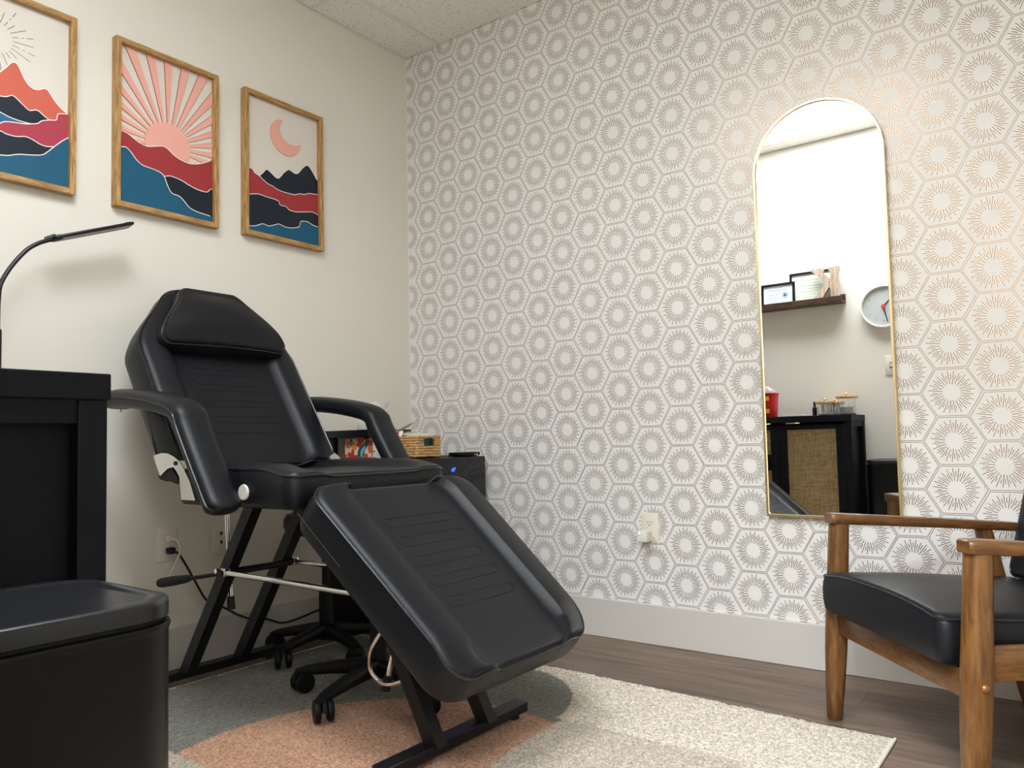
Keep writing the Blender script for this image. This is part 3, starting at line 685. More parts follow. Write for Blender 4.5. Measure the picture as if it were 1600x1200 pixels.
# ------------------------------------------------------------------ rug
RX0, RX1, RY0, RY1, RT = .205, 2.118, -2.02, -.455, .012
def rug_edge_y(x): return RY1 - .03*ss(1.1, 2.12, x)*1.6
rug_cols = {'cream': rgb(232, 221, 203), 'grey': rgb(132, 132, 122), 'rust': rgb(214, 164, 132), 'beige': rgb(208, 196, 178)}
def rug_zone(x, y):
    if y < -1.565: return 'cream' if (x < .69 or y < -1.66) else 'beige'
    if y < -.848:
        if x > 1.375+.12*max(0, -y-1.0)-.1*max(0, -y-1.3): 
            return 'beige' if x < 1.885 else 'cream'
        # rust dome under the grey arch
        if ((x-1.20)/.515)**2+((y+1.39)/.53)**2 < 1 or (x > 1.15 and y < -.885): return 'rust'
        return 'grey'
    if x < 1.0: return 'grey' if y < -.52 else 'cream'
    if math.hypot(x-1.0, y+.87) < .355: return 'grey'
    return 'cream'
def rug_mat():
    m = bpy.data.materials.new('tufted_rug_pile'); m.use_nodes = True; nt = m.node_tree; b = nt.nodes['Principled BSDF']
    b.inputs['Roughness'].default_value = .95; b.inputs['Specular IOR Level'].default_value = .1; b.inputs['Sheen Weight'].default_value = .25
    at = nt.nodes.new('ShaderNodeAttribute'); at.attribute_name = 'pile'
    tc = nt.nodes.new('ShaderNodeTexCoord')
    n = nt.nodes.new('ShaderNodeTexNoise'); n.inputs['Scale'].default_value = 170; n.inputs['Detail'].default_value = 4; nt.links.new(tc.outputs['Object'], n.inputs['Vector'])
    cr = nt.nodes.new('ShaderNodeValToRGB'); cr.color_ramp.elements[0].position = .32; cr.color_ramp.elements[1].position = .66
    cr.color_ramp.elements[0].color = (.45, .43, .41, 1); cr.color_ramp.elements[1].color = (1.12, 1.12, 1.12, 1); nt.links.new(n.outputs['Fac'], cr.inputs['Fac'])
    mx = nt.nodes.new('ShaderNodeMix'); mx.data_type = 'RGBA'; mx.blend_type = 'MULTIPLY'; mx.inputs[0].default_value = 1
    nt.links.new(at.outputs['Color'], mx.inputs[6]); nt.links.new(cr.outputs['Color'], mx.inputs[7]); nt.links.new(mx.outputs[2], b.inputs['Base Color'])
    bp = nt.nodes.new('ShaderNodeBump'); bp.inputs['Strength'].default_value = .9; bp.inputs['Distance'].default_value = .005
    nt.links.new(n.outputs['Fac'], bp.inputs['Height']); nt.links.new(bp.outputs['Normal'], b.inputs['Normal'])
    return m
rug = thing('area_rug', 'cream, grey, rust and beige tufted rug under the treatment chair', 'rug', ((RX0+RX1)/2, (RY0+RY1)/2, 0))
rr = random.Random(11); st = .0062
nx = int((RX1-RX0)/st); ny = int((RY1-RY0)/st)
V = []; Fc = []; CO = []
for j in range(ny+1):
    for i in range(nx+1):
        x = RX0+(RX1-RX0)*i/nx; y1 = rug_edge_y(x); y = RY0+(y1-RY0)*j/ny
        e = min(i, nx-i, j, ny-j); jx, jy = rr.uniform(-.0022, .0022), rr.uniform(-.0022, .0022)
        z = .0095+rr.uniform(-.0028, .0018)-(.0065 if e == 0 else .003 if e == 1 else 0)
        if e == 0: z -= rr.uniform(0, .002)
        V.append((x+jx, y+jy, z)); c = rug_cols[rug_zone(x+jx*1.2, y+jy*1.2)]; k = rr.uniform(.84, 1.1); CO += [c[0]*k, c[1]*k, c[2]*k, 1.]
for j in range(ny):
    for i in range(nx): a = j*(nx+1)+i; Fc.append((a, a+1, a+nx+2, a+nx+1))
g = G(); g.add(V, Fc, rug_mat()); o = build('pile', g, rug, sharp=180, fix=False); o['kind'] = 'stuff'
ca = o.data.color_attributes.new('pile', 'FLOAT_COLOR', 'POINT'); ca.data.foreach_set('color', CO)
M_BIND = mat('rug_binding', rgb(224, 216, 202), .9, bump=(900, .3))
g = G(); g.tube([(RX1+.004, RY0, .004), (RX1+.004, -1.2, .004), (RX1+.004, rug_edge_y(RX1)+.002, .004)], .004, M_BIND, n=8); build('bound_edge', g, rug)
g = G(); g.tube([(RX0-.003, RY0, .004), (RX0-.003, rug_edge_y(RX0), .004)], .004, M_BIND, n=8); build('bound_edge', g, rug)
g = G(); g.box((RX0, RY0, .0005), (RX1, -.50, .004), M_BIND); build('backing', g, rug)

# ------------------------------------------------------------------ rolling stools under the chair
def stool(c, rad, a0, seat_r, seat_z, label):
    t = thing('rolling_stool', label, 'stool', (c[0], c[1], RT), 'rolling stools pushed under the treatment chair')
    g = G(); g.lathe([(.0, .070), (.04, .070), (.046, .085), (.044, .108), (.034, .118), (0, .12)], M_BLACKPLASTIC, (*c, 0), 24)
    base = build('hub', g, t)
    for k in range(5):
        a = a0+2*PI*k/5; d = Vector((cos(a), sin(a), 0)); p = Vector((-sin(a), cos(a), 0)); C0 = Vector((c[0], c[1], 0)); rings = []
        for f, z, w, h in ((.03, .098, .030, .026), (.25, .098, .027, .023), (.6, .090, .023, .018), (.9, .080, .020, .015), (1., .076, .017, .013), (1.08, .072, .011, .010)):
            q = C0+d*(rad*f)+Vector((0, 0, z)); rings.append([q+p*w*math.copysign(abs(cos(u))**.7, cos(u))+Vector((0, 0, h*math.copysign(abs(sin(u))**.7, sin(u)))) for u in [2*PI*i/12 for i in range(12)]])
        g = G(); g.loft(rings, M_BLACKPLASTIC); lg = build('leg', g, t, sharp=50)
        g = G(); cz = RT+.031; q = C0+d*(rad*1.0)+p*.0; wd = Vector((cos(a+.9), sin(a+.9), 0)); Mx = Matrix((wd, Vector((-wd.y, wd.x, 0)), Vector((0, 0, 1)))).transposed()
        for s in (-1, 1):
            prof = [(0, -.010), (.021, -.010), (.029, -.007), (.031, 0), (.029, .007), (.021, .010), (.014, .009), (0, .009)]
            g.lathe(prof, M_BLACKPLASTIC, q+Mx@Vector((0, s*.0175, 0))+Vector((0, 0, cz)), 22, 'y', M=Mx)
        g.lathe([(.005, cz), (.005, .070)], M_BLACKMETAL, (q.x, q.y, 0), 10)
        hood = []
        for k2 in range(9):
            b = PI*k2/8; hood.append((.033*cos(b)*.9, .0345*sin(b)))
        g.prism(hood, lambda u, v, h: tuple(q+Mx@Vector((u, h, v+cz))), -.0055, .0055, M_BLACKPLASTIC)
        build('caster', g, t)
    g = G(); g.lathe([(.026, .11), (.026, .235), (.022, .24), (.015, .242), (.015, seat_z-.01)], M_BLACKPLASTIC, (*c, 0), 20); build('column', g, t)
    g = G(); r = seat_r; g.lathe([(0, seat_z-.012), (r*.7, seat_z-.012), (r*.93, seat_z), (r, seat_z+.02), (r*.99, seat_z+.045), (r*.92, seat_z+.062), (r*.6, seat_z+.070), (0, seat_z+.072)], M_LEATHER, (*c, 0), 40); build('seat', g, t)
stool((.815, -.985), .243, R(-81), .165, .445, 'black five-star rolling stool whose front casters stand on the rust part of the rug')
stool((.32, -.772), .203, R(-84), .148, .45, 'black five-star rolling stool deeper under the chair, beside the mini fridge')

# ------------------------------------------------------------------ mini fridge in the corner with the things on it
FX0, FX1, FY0, FY1, FZ = .03, .455, -.522, -.030, .700
M_GLOSSBLACK = mat('gloss_black_glass', (.005, .006, .010), .07, spec=.38)
fr = thing('mini_fridge', 'black compact fridge with glossy door and blue display in the room corner', 'fridge', ((FX0+FX1)/2, (FY0+FY1)/2, 0))
g = G(); g.box((FX0, FY0, .034), (FX1-.03, FY1, FZ), M_BLACKPLASTIC, .006, 2); build('body', g, fr)
g = G(); g.box((FX1-.027, FY0, .04), (FX1+.013, FY1, FZ-.004), M_GLOSSBLACK, .005, 2); dr = build('door', g, fr)
M_BLUELED = mat('blue_led', (.02, .05, .9), .4, emit=((.01, .04, 1.), 8.))
g = G(); yy, zz = -.250, .638; xx = FX1+.0134
def fd(a, b, h): return (xx+h, yy+a, zz+b)
for sgs in ([(0, 0), (0, .008)], [(0, .008), (.006, .008)], [(.006, .014), (.006, 0)], [(.011, 0), (.011, .014)], [(.016, .0), (.016, .014)], [(.016, .014), (.022, .014)], [(.022, .014), (.022, .006)]):
    stroke(g, [(a, b) for a, b in sgs], .0022, fd, .0004, M_BLUELED)
dp = build('display', g, dr, fix=False); dp['label'] = 'lit blue digits'
for x in (FX0+.04, FX1-.06):
    for y in (FY0+.04, FY1-.04):
        g = G(); g.lathe([(.014, .0115), (.016, .035)], M_RUBBER, (x, y, 0), 14); build('foot', g, fr)
# riser shelf
ri = thing('shelf_riser', 'glossy black riser shelf on the fridge, spanning the patterned gift box', 'shelf riser', (.18, -.41, FZ))
g = G(); g.box((.012, -.535, .784), (.296, -.30, .814), M_GLOSSBLACK, .003, 2); build('shelf_board', g, ri)
for x0, y0 in ((.036, -.522), (.262, -.332), (.036, -.332)):
    g = G(); g.box((x0, y0, FZ), (x0+.03, y0+.028, .785), M_BLACKPLASTIC, .002, 1); build('post', g, ri)
# patterned box
def gift_mat():
    m = bpy.data.materials.new('patterned_card'); m.use_nodes = True; nt = m.node_tree; b = nt.nodes['Principled BSDF']; b.inputs['Roughness'].default_value = .45
    tc = nt.nodes.new('ShaderNodeTexCoord'); v = nt.nodes.new('ShaderNodeTexVoronoi'); v.inputs['Scale'].default_value = 48; nt.links.new(tc.outputs['Object'], v.inputs['Vector'])
    sp = nt.nodes.new('ShaderNodeSeparateColor'); nt.links.new(v.outputs['Color'], sp.inputs[0])
    cr = nt.nodes.new('ShaderNodeValToRGB'); cr.color_ramp.interpolation = 'CONSTANT'; E = cr.color_ramp.elements
    cols = [(0, rgb(226, 150, 80)), (.28, rgb(240, 190, 160)), (.5, rgb(206, 96, 50)), (.68, rgb(240, 214, 190)), (.84, rgb(196, 60, 44))]
    while len(E) < len(cols): E.new(.5)
    for e_, (p, c) in zip(E, cols): e_.position = p; e_.color = (*c, 1)
    nt.links.new(sp.outputs[0], cr.inputs['Fac']); nt.links.new(cr.outputs['Color'], b.inputs['Base Color'])
    return m
gb = thing('gift_box', 'small box printed with orange and teal leaves, under the riser shelf', 'box', (.21, -.45, FZ))
g = G(); g.box((.118, -.505, FZ), (.272, -.41, FZ+.080), gift_mat(), .001, 1); bx = build('carton', g, gb)
M_TEALD = mat('print_teal', rgb(18, 86, 96), .45); M_TEALL = mat('print_light_teal', rgb(120, 196, 206), .45); M_REDP = mat('print_red', rgb(170, 44, 32), .45)
fy = lambda a, b, h: (a, -.5052-h, b)
g = G(); leaf = [(.205, .705), (.196, .718), (.203, .740), (.226, .752), (.243, .768), (.262, .770), (.256, .752), (.240, .735), (.232, .712), (.222, .702)]
g.prism(smooth2(leaf, 4, True), fy, 0, .0002, M_TEALD); g.prism(smooth2([(.214, .708), (.213, .728), (.228, .744), (.240, .752), (.238, .738), (.226, .720), (.222, .706)], 4, True), fy, .0002, .0004, M_TEALL)
g.prism(smooth2([(.150, .752), (.147, .770), (.158, .778), (.166, .768), (.160, .752)], 4, True), fy, 0, .0002, M_TEALD); g.prism(smooth2([(.153, .756), (.152, .770), (.158, .770), (.158, .757)], 4, True), fy, .0002, .0004, M_TEALL)
g.box((.118, -.5056, FZ), (.272, -.5050, FZ+.005), M_REDP); g.box((.118, -.5056, FZ), (.121, -.5050, FZ+.08), M_REDP)
stroke(g, smooth2([(.127, .716), (.140, .722), (.148, .714), (.158, .723), (.168, .721)], 4), .0012, fy, .0003, M_RAY)
stroke(g, smooth2([(.200, .776), (.214, .764), (.226, .776)], 5), .0012, fy, .0003, M_RAY)
build('printed_leaf', g, bx, fix=False)
tb = thing('gift_box', 'small white and red box half hidden by the far armrest, next to the leaf-printed box', 'box', (.31, -.45, FZ))
g = G(); g.box((.275, -.50, FZ), (.295, -.41, FZ+.074), M_WHITEPL, .001, 1); build('carton', g, tb)
g = G()
for a0, a1, b0, b1 in ((.275, .295, .70, .704), (.275, .2775, .70, .774), (.280, .291, .725, .730)): g.box((a0, -.5006, b0), (a1, -.4998, b1), M_REDP)
build('printed_border', g, tb)
# tissue
tb = thing('tissue_box', 'white tissue box with a pulled-up tissue on the riser shelf', 'tissue box', (.27, -.46, .814))
g = G(); g.box((.196, -.51, .814), (.292, -.41, .868), M_WHITEPL, .003, 2); build('carton', g, tb)
g = G(); rr = random.Random(5); M_TISSUE = mat('tissue_paper', rgb(244, 242, 238), .9, bump=(200, .2))
V = []; F = []; NA, NB = 18, 9
for j in range(NB):
    f = j/(NB-1)
    for i in range(NA):
        a = 2*PI*i/NA; r = .012+.030*f*(1+.28*sin(3*a+f*2)+.16*sin(5*a+1)); V.append((.262+.022*f+r*cos(a), -.462+r*.55*sin(a), .867+.062*f*(1-.18*abs(sin(2*a+.4)))))
for j in range(NB-1):
    for i in range(NA): F.append((j*NA+i, j*NA+(i+1) % NA, (j+1)*NA+(i+1) % NA, (j+1)*NA+i))
g.add(V, F, M_TISSUE); build('tissue', g, tb, sharp=60)
# wicker basket
def wick_mat(): return mat('wicker', rgb(190, 152, 100), .75, bump=(160, .8, 4), var=(70, .45), stretch=(1, 1, 2.5))
M_WICK = wick_mat()
bk_ = thing('wicker_basket', 'woven straw basket of small packets on the fridge by the patterned wall', 'basket', (.36, -.36, FZ))
bx0, bx1, by0, by1 = .306, .447, -.432, -.288
g = G(); rr = random.Random(9)
for k in range(8):
    z = FZ+.0065+k*.0105
    for ph in (0, PI):
        pts = []
        corners = []
        per = []
        r = .014
        def seg(x, y): per.append((x, y))
        n1, n2 = 40, 26
        for i in range(n1): seg(bx0+r+(bx1-bx0-2*r)*i/n1, by0)
        for i in range(6): a = -PI/2+PI/2*i/6; seg(bx1-r+r*cos(a), by0+r+r*sin(a))
        for i in range(n2): seg(bx1, by0+r+(by1-by0-2*r)*i/n2)
        for i in range(6): a = PI/2*i/6; seg(bx1-r+r*cos(a), by1-r+r*sin(a))
        for i in range(n1): seg(bx1-r-(bx1-bx0-2*r)*i/n1, by1)
        for i in range(6): a = PI/2+PI/2*i/6; seg(bx0+r+r*cos(a), by1-r+r*sin(a))
        for i in range(n2): seg(bx0, by1-r-(by1-by0-2*r)*i/n2)
        for i in range(6): a = PI+PI/2*i/6; seg(bx0+r+r*cos(a), by0+r+r*sin(a))
        cxm, cym = (bx0+bx1)/2, (by0+by1)/2; m_ = len(per); runs = [[]]
        for i, (x, y) in enumerate(per):
            w_ = sin(i*.75+ph+k*1.7); o_x = (1 if x > bx1-.002 else -1 if x < bx0+.002 else 0); o_y = (1 if y > by1-.002 else -1 if y < by0+.002 else 0)
            gap = 4 <= k <= 6 and x > bx1-.002 and -.388 < y < -.325
            if gap:
                if runs[-1]: runs.append([])
                continue
            runs[-1].append((x+o_x*w_*.0022, y+o_y*w_*.0022, z+cos(i*.75+ph+k*1.7)*.0022))
        if len(runs) > 1 and runs[0] and runs[-1]: runs = [runs[-1]+runs[0]]+runs[1:-1]
        for q in runs:
            if len(q) > 3: g.tube(q, .0046, M_WICK, n=6, closed=(not (4 <= k <= 6)))
build('woven_body', g, bk_, sharp=60)
g = G(); g.box((bx0+.004, by0+.004, FZ+.001), (bx1-.004, by1-.004, FZ+.006), M_WICK); build('bottom', g, bk_)
def packet(name, label, c, size, rot, m, m2=None, group='small packets in the wicker basket'):
    M = Matrix.Rotation(rot[2], 3, 'Z') @ Matrix.Rotation(rot[1], 3, 'Y') @ Matrix.Rotation(rot[0], 3, 'X')
    t = thing(name, label, 'packet', c, group); g = G(); nu, nv = 12, 9; V = []
    for s in (1, -1):
        for i in range(nu+1):
            for j in range(nv+1):
                a, b = i/nu*2-1, j/nv*2-1; e = max(0, (1-a*a)*(1-b*b))**.5
                V.append(Vector(c)+M@Vector((a*size[0]/2, b*size[1]/2, s*size[2]/2*e+.0006*sin(9*a+3*b))))
    N = (nu+1)*(nv+1); F = []
    for s in (0, 1):
        for i in range(nu):
            for j in range(nv): F.append(tuple(s*N+q for q in (i*(nv+1)+j, (i+1)*(nv+1)+j, (i+1)*(nv+1)+j+1, i*(nv+1)+j+1)))
    g.add(V, F, m); build('wrapper', g, t)
    if m2:
        g = G(); g.rbox(Vector(c)+M@Vector((0, 0, size[2]*.42)), (size[0]*.5, size[1]*.5, .002), m2, .0005, 1, M); build('printed_panel', g, t)
M_FOIL = mat('silver_foil', rgb(140, 138, 134), .3, metal=.7, bump=(120, .5)); M_CLEAR = mat('clear_film', rgb(214, 206, 198), .25, bump=(90, .6))
M_TEALP = mat('teal_packet', rgb(16, 74, 78), .5, bump=(80, .4))
packet('snack_packet', 'silver foil packet leaning up out of the wicker basket', (.345, -.395, FZ+.118), (.10, .05, .010), (.25, -.42, .3), M_FOIL)
packet('snack_packet', 'red and white packet at the armrest side of the wicker basket', (.330, -.418, FZ+.090), (.05, .04, .016), (1.2, .1, .1), M_WHITEPL, M_REDP)
packet('snack_packet', 'clear film packet lying across the top of the wicker basket', (.372, -.36, FZ+.092), (.12, .09, .012), (.12, .12, .2), M_CLEAR)
packet('snack_packet', 'dark teal packet showing through the handle hole of the basket', (.428, -.357, FZ+.050), (.07, .080, .012), (0, 1.5, 0), M_TEALP)
t = thing('flat_case', 'flat black case lying on the fridge corner nearest the patterned wall', 'case', (.435, -.11, FZ))
g = G(); g.box((.395, -.185, FZ), (.452, -.045, FZ+.014), M_BLACKPLASTIC, .003, 2); build('case_body', g, t)
g = G(); g.box((.4515, -.085, FZ+.003), (.4525, -.06, FZ+.006), M_CHROME); build('latch', g, t)
# ------------------------------------------------------------------ outlets
M_PLATE = mat('outlet_plate', rgb(226, 220, 208), .35); M_SLOT = mat('outlet_slot', (.03, .027, .024), .6)
def outlet(fmap, loc, label, kind='outlet'):
    t = thing('wall_outlet' if kind == 'outlet' else 'wall_jack_plate', label, 'outlet' if kind == 'outlet' else 'jack plate', loc)
    g = G(); w, h = .035, .057
    def rr_(w, h, r, n=5):
        P = []
        for cx, cy, a0 in ((w-r, h-r, 0), (-w+r, h-r, PI/2), (-w+r, -h+r, PI), (w-r, -h+r, 3*PI/2)):
            for k in range(n): a = a0+PI/2*k/(n-1); P.append((cx+r*cos(a), cy+r*sin(a)))
        return P
    o0 = rr_(w, h, .004); o1 = rr_(w-.003, h-.003, .003); n = len(o0)
    g.loft([[fmap(a, b, 0) for a, b in o0], [fmap(a, b, .003) for a, b in o0], [fmap(a, b, .0055) for a, b in o1]], M_PLATE); p = build('cover_plate', g, t)
    if kind == 'outlet':
        for zc in (.0195, -.0195):
            g = G(); P = [(.0165*cos(a), zc+max(-.0135, min(.0135, .0165*sin(a)))) for a in [2*PI*k/28 for k in range(28)]]
            g.prism(P, fmap, .005, .0072, M_PLATE)
            for xs, hh in ((-.0062, .004), (.0062, .0035)): g.prism([(xs-.001, zc+.003-hh), (xs+.001, zc+.003-hh), (xs+.001, zc+.003+hh), (xs-.001, zc+.003+hh)], fmap, .0070, .0074, M_SLOT)
            g.prism([(.0024*cos(2*PI*k/10), zc-.0075+.0024*sin(2*PI*k/10)) for k in range(10)], fmap, .0070, .0074, M_SLOT)
            build('receptacle', g, t)
        g = G(); g.prism([(.003*cos(2*PI*k/12), .003*sin(2*PI*k/12)) for k in range(12)], fmap, .005, .0064, M_PLATE); build('screw', g, p)
    else:
        for zc in (.0155, -.0165):
            g = G(); g.prism([(-.0055, zc-.001), (-.0025, zc-.0065), (.0025, zc-.0065), (.0055, zc-.001), (.0055, zc+.0055), (-.0055, zc+.0055)], fmap, .005, .0060, M_SLOT); j = build('jack', g, t)
        for zc in (.041, -.041):
            g = G(); g.prism([(.0026*cos(2*PI*k/12), zc+.0026*sin(2*PI*k/12)) for k in range(12)], fmap, .005, .0062, mat('screw_grey', rgb(150, 144, 134), .4)); build('screw', g, p)
    return t
wl = lambda y, z: (lambda a, b, h: (h, y+a, z+b))
wb = lambda x, z: (lambda a, b, h: (x+a, -.0004-h, z+b))
outlet(wl(-1.192, .4285), (0, -1.192, .371), 'cream wall outlet with two plugs in it, low on the greige wall')
outlet(wl(-.990, .430), (0, -.990, .373), 'cream wall plate with two jacks, behind the chrome prop rod', 'jack')
outlet(wb(1.2225, .4225), (1.2225, 0, .366), 'white wall outlet on the patterned wall, holding a small white adapter')
# plug-in adapter
t = thing('plug_adapter', 'small white cube adapter plugged into the outlet on the patterned wall', 'adapter', (1.212, -.03, .375))
g = G(); g.box((1.192, -.052, .3755), (1.231, -.0078, .4165), M_WHITEPL, .004, 3); b = build('adapter_body', g, t)
g = G(); g.lathe([(0, 0), (.0022, 0), (.0022, .0006), (0, .0006)], mat('adapter_led', (.2, .4, 1.), .4, emit=((.35, .55, 1.), 4.)), (1.204, -.0525, .409), 12, 'y'); build('indicator_light', g, t)
g = G(); g.lathe([(0, 0), (.0013, 0), (.0013, .0006), (0, .0006)], M_SLOT, (1.204, -.0525, .403), 10, 'y'); build('button', g, t)
# cords
M_CORDW = mat('white_cord', rgb(226, 220, 210), .45)
t = thing('power_cord', 'white power cord hanging from the upper socket of the greige wall outlet', 'cord', (.03, -1.19, .0))
g = G(); g.rbox((.019, -1.192, .449), (.024, .022, .022), M_CORDW, .006, 3); build('plug', g, t)
g = G(); g.tube(smoothpath([(.030, -1.192, .448), (.052, -1.184, .443), (.056, -1.177, .42), (.048, -1.175, .396), (.032, -1.186, .354), (.031, -1.206, .316), (.030, -1.226, .277), (.030, -1.25, .2), (.030, -1.275, .09), (.04, -1.30, .006)], 6), .0040, M_CORDW, n=8); build('cable', g, t)
t = thing('power_cord', 'black power cord running from the lower socket along the baseboard to the fridge', 'cord', (.03, -.9, 0))
g = G(); g.rbox((.021, -1.190, .409), (.027, .026, .022), M_RUBBER, .006, 3); build('plug', g, t)
pts = [(.034, -1.186, .408), (.040, -1.178, .402), (.034, -1.164, .39), (.030, -1.136, .347), (.029, -1.107, .296), (.029, -1.064, .223), (.028, -1.019, .198), (.028, -.973, .169), (.028, -.926, .14), (.028, -.878, .12), (.028, -.82, .109), (.027, -.742, .079), (.027, -.652, .083), (.027, -.567, .094), (.025, -.53, .08), (.022, -.50, .07)]
g = G(); g.tube(smoothpath(pts, 6), .0038, M_RUBBER, n=8); build('cable', g, t)
# ------------------------------------------------------------------ rattan cabinet along the opposite wall
CX0, CX1, CY0, CY1, CZ = .52, 1.464, YF+.004, -2.091, .860
cb = thing('storage_cabinet', 'black wooden cabinet with woven cane door panels behind the trash bin', 'cabinet', ((CX0+CX1)/2, (CY0+CY1)/2, 0))
g = G(); g.box((CX0-.004, CY0, .824), (CX1+.002, CY1+.004, CZ), M_BLACKWOOD, .0015, 1); build('top_board', g, cb)
pw = .038
for x0 in (CX0, CX1-pw):
    for y0 in (CY0+.002, CY1-pw): 
        g = G(); g.box((x0, y0, 0), (x0+pw, y0+pw, .824), M_BLACKWOOD, .0015, 1); build('corner_post', g, cb)
for x1, s in ((CX1-.005, 1), (CX0+.005, -1)):
    g = G(); g.box((x1-s*.032, CY0+.04, .10), (x1-s*.0225, CY1-pw, .824), M_BLACKWOOD)
    g.box((x1-s*.0235, CY0+.04, .792), (x1, CY1-pw, .824), M_BLACKWOOD); g.box((x1-s*.0235, CY0+.04, .10), (x1, CY1-pw, .15), M_BLACKWOOD)
    build('side_panel', g, cb)
g = G(); g.box((CX0+pw, CY0+.002, .10), (CX1-pw, CY0+.01, .824), M_BLACKWOOD); g.box((CX0+pw, CY0+.01, .10), (CX1-pw, CY1-.022, .118), M_BLACKWOOD); g.box((CX0+pw, CY1-.025, .806), (CX1-pw, CY1-.002, .824), M_BLACKWOOD); build('carcass', g, cb)
def cane_mat():
    m = bpy.data.materials.new('woven_cane'); m.use_nodes = True; nt = m.node_tree; b = nt.nodes['Principled BSDF']; b.inputs['Roughness'].default_value = .7
    tc = nt.nodes.new('ShaderNodeTexCoord'); outs = []
    for ax in ((260, 2, 14), (14, 2, 260)):
        mp = nt.nodes.new('ShaderNodeMapping'); mp.inputs['Scale'].default_value = ax; nt.links.new(tc.outputs['Object'], mp.inputs['Vector'])
        n = nt.nodes.new('ShaderNodeTexNoise'); n.inputs['Scale'].default_value = 1.4; n.inputs['Detail'].default_value = 2; nt.links.new(mp.outputs['Vector'], n.inputs['Vector']); outs.append(n.outputs['Fac'])
    ad = nt.nodes.new('ShaderNodeMath'); ad.operation = 'ADD'; nt.links.new(outs[0], ad.inputs[0]); nt.links.new(outs[1], ad.inputs[1])
    cr = nt.nodes.new('ShaderNodeValToRGB'); cr.color_ramp.elements[0].position = .35; cr.color_ramp.elements[1].position = .7
    hf = nt.nodes.new('ShaderNodeMath'); hf.operation = 'MULTIPLY'; hf.inputs[1].default_value = .5; nt.links.new(ad.outputs[0], hf.inputs[0])
    cr.color_ramp.elements[0].color = (*rgb(112, 92, 60), 1); cr.color_ramp.elements[1].color = (*rgb(190, 164, 118), 1)
    nt.links.new(hf.outputs[0], cr.inputs['Fac']); nt.links.new(cr.outputs['Color'], b.inputs['Base Color'])
    return m
M_CANE = cane_mat()
def cane_door(x0, x1, z0, z1, handle=True, mid=None):
    fwid = .047; g = G(); ya, yb = CY1-.022, CY1-.002
    for a0, a1, b0, b1 in ((x0, x0+fwid, z0, z1), (x1-fwid, x1, z0, z1), (x0+fwid, x1-fwid, z1-.043, z1), (x0+fwid, x1-fwid, z0, z0+.05)):
        g.box((a0, ya, b0), (a1, yb, b1), M_BLACKWOOD, .001, 1)
    if mid: g.box((x0+fwid, ya, mid-.047), (x1-fwid, yb, mid+.047), M_BLACKWOOD, .001, 1)
    d = build('door', g, cb)
    g = G(); g.box((x0+fwid, ya+.004, z0+.05), (x1-fwid, ya+.010, z1-.043), M_CANE); c = build('cane_panel', g, d); c['label'] = 'woven cane panel'
    if handle is not None:
        g = G(); g.box((handle-.04, yb, z1-.008), (handle+.04, yb+.012, z1-.003), M_GOLD, .001, 1); h = build('handle', g, d); h['label'] = 'brass edge pull'
    return d
cane_door(1.051, 1.424, .122, .826-.003, 1.138)
cane_door(.56, 1.047, .122, .823, .965, .586)
# ------------------------------------------------------------------ things on the cabinet
M_GLASS = mat('clear_glass', (.96, .97, .97), .02, trans=1., ior=1.45)
M_BAMBOO = wood_mat('bamboo_lid', rgb(176, 126, 60), rgb(220, 176, 104), .4, 10, (2, 14, 14))
M_COTTON = mat('cotton_white', rgb(240, 238, 232), .9)
def jar(c, r, h, label, stuff):
    z0 = CZ; t = thing('glass_jar', label, 'jar', (c[0], c[1], z0), 'glass jars with bamboo lids on the cabinet')
    g = G(); prof = [(0, z0+.0005), (r*.86, z0+.0005), (r*.98, z0+.006), (r, z0+.03), (r, z0+h-.012), (r*.94, z0+h), (r*.90, z0+h), (r*.955, z0+h-.014), (r*.955, z0+.03), (r*.93, z0+.009), (0, z0+.006)]
    g.lathe(prof, M_GLASS, (*c, 0), 32); build('jar_body', g, t)
    g = G(); g.lathe([(0, z0+h), (r*1.22, z0+h), (r*1.26, z0+h+.004), (r*1.26, z0+h+.012), (r*1.22, z0+h+.015), (0, z0+h+.015)], M_BAMBOO, (*c, 0), 36); l = build('lid', g, t)
    zk = z0+h+.015; g = G(); g.lathe([(.004, zk-.001), (.004, zk+.004)]+[(.0095*sin(PI*k/10+.2*(k == 0)), zk+.012-.0095*cos(PI*k/10)) for k in range(1, 11)], M_GOLD, (*c, 0), 20); build('knob', g, l)
    rr = random.Random(int(c[0]*1000)); g = G()
    if stuff == 'swabs':
        for k in range(26):
            a = rr.uniform(0, 2*PI); q = r*.8*math.sqrt(rr.random()); dx, dy = rr.uniform(-.012, .012), rr.uniform(-.012, .012)
            p = Vector((c[0]+q*cos(a)*.8, c[1]+q*sin(a)*.8, z0+.012)); g.tube([p, p+Vector((dx, dy, h*.72))], .0012, M_COTTON, n=5)
            for f in (0, .72): e = p+Vector((dx*f/.72, dy*f/.72, h*f)); g.tube([e-Vector((0, 0, .004)), e, e+Vector((0, 0, .005))], [.0012, .0026, .0012], M_COTTON, n=6)
    else:
        for k in range(9): g.lathe([(0, 0), (r*.72, 0), (r*.78, .002), (r*.72, .004), (0, .0045)], M_COTTON, (c[0]+rr.uniform(-.004, .004), c[1]+rr.uniform(-.004, .004), z0+.008+k*.0045), 20)
    o = build('cotton_filling', g, t); o['kind'] = 'stuff'
jar((1.402, -2.27), .050, .098, 'largest glass jar with a bamboo lid, at the cabinet end', 'pads')
jar((1.284, -2.25), .044, .070, 'smaller glass jar of cotton swabs with bamboo lid, nearer the cabinet front', 'swabs')
jar((1.314, -2.362), .040, .068, 'glass jar with bamboo lid half hidden behind the swab jar', 'swabs')
t = thing('small_bottle', 'small black bottle beside the swab jar on the cabinet', 'bottle', (1.222, -2.25, CZ))
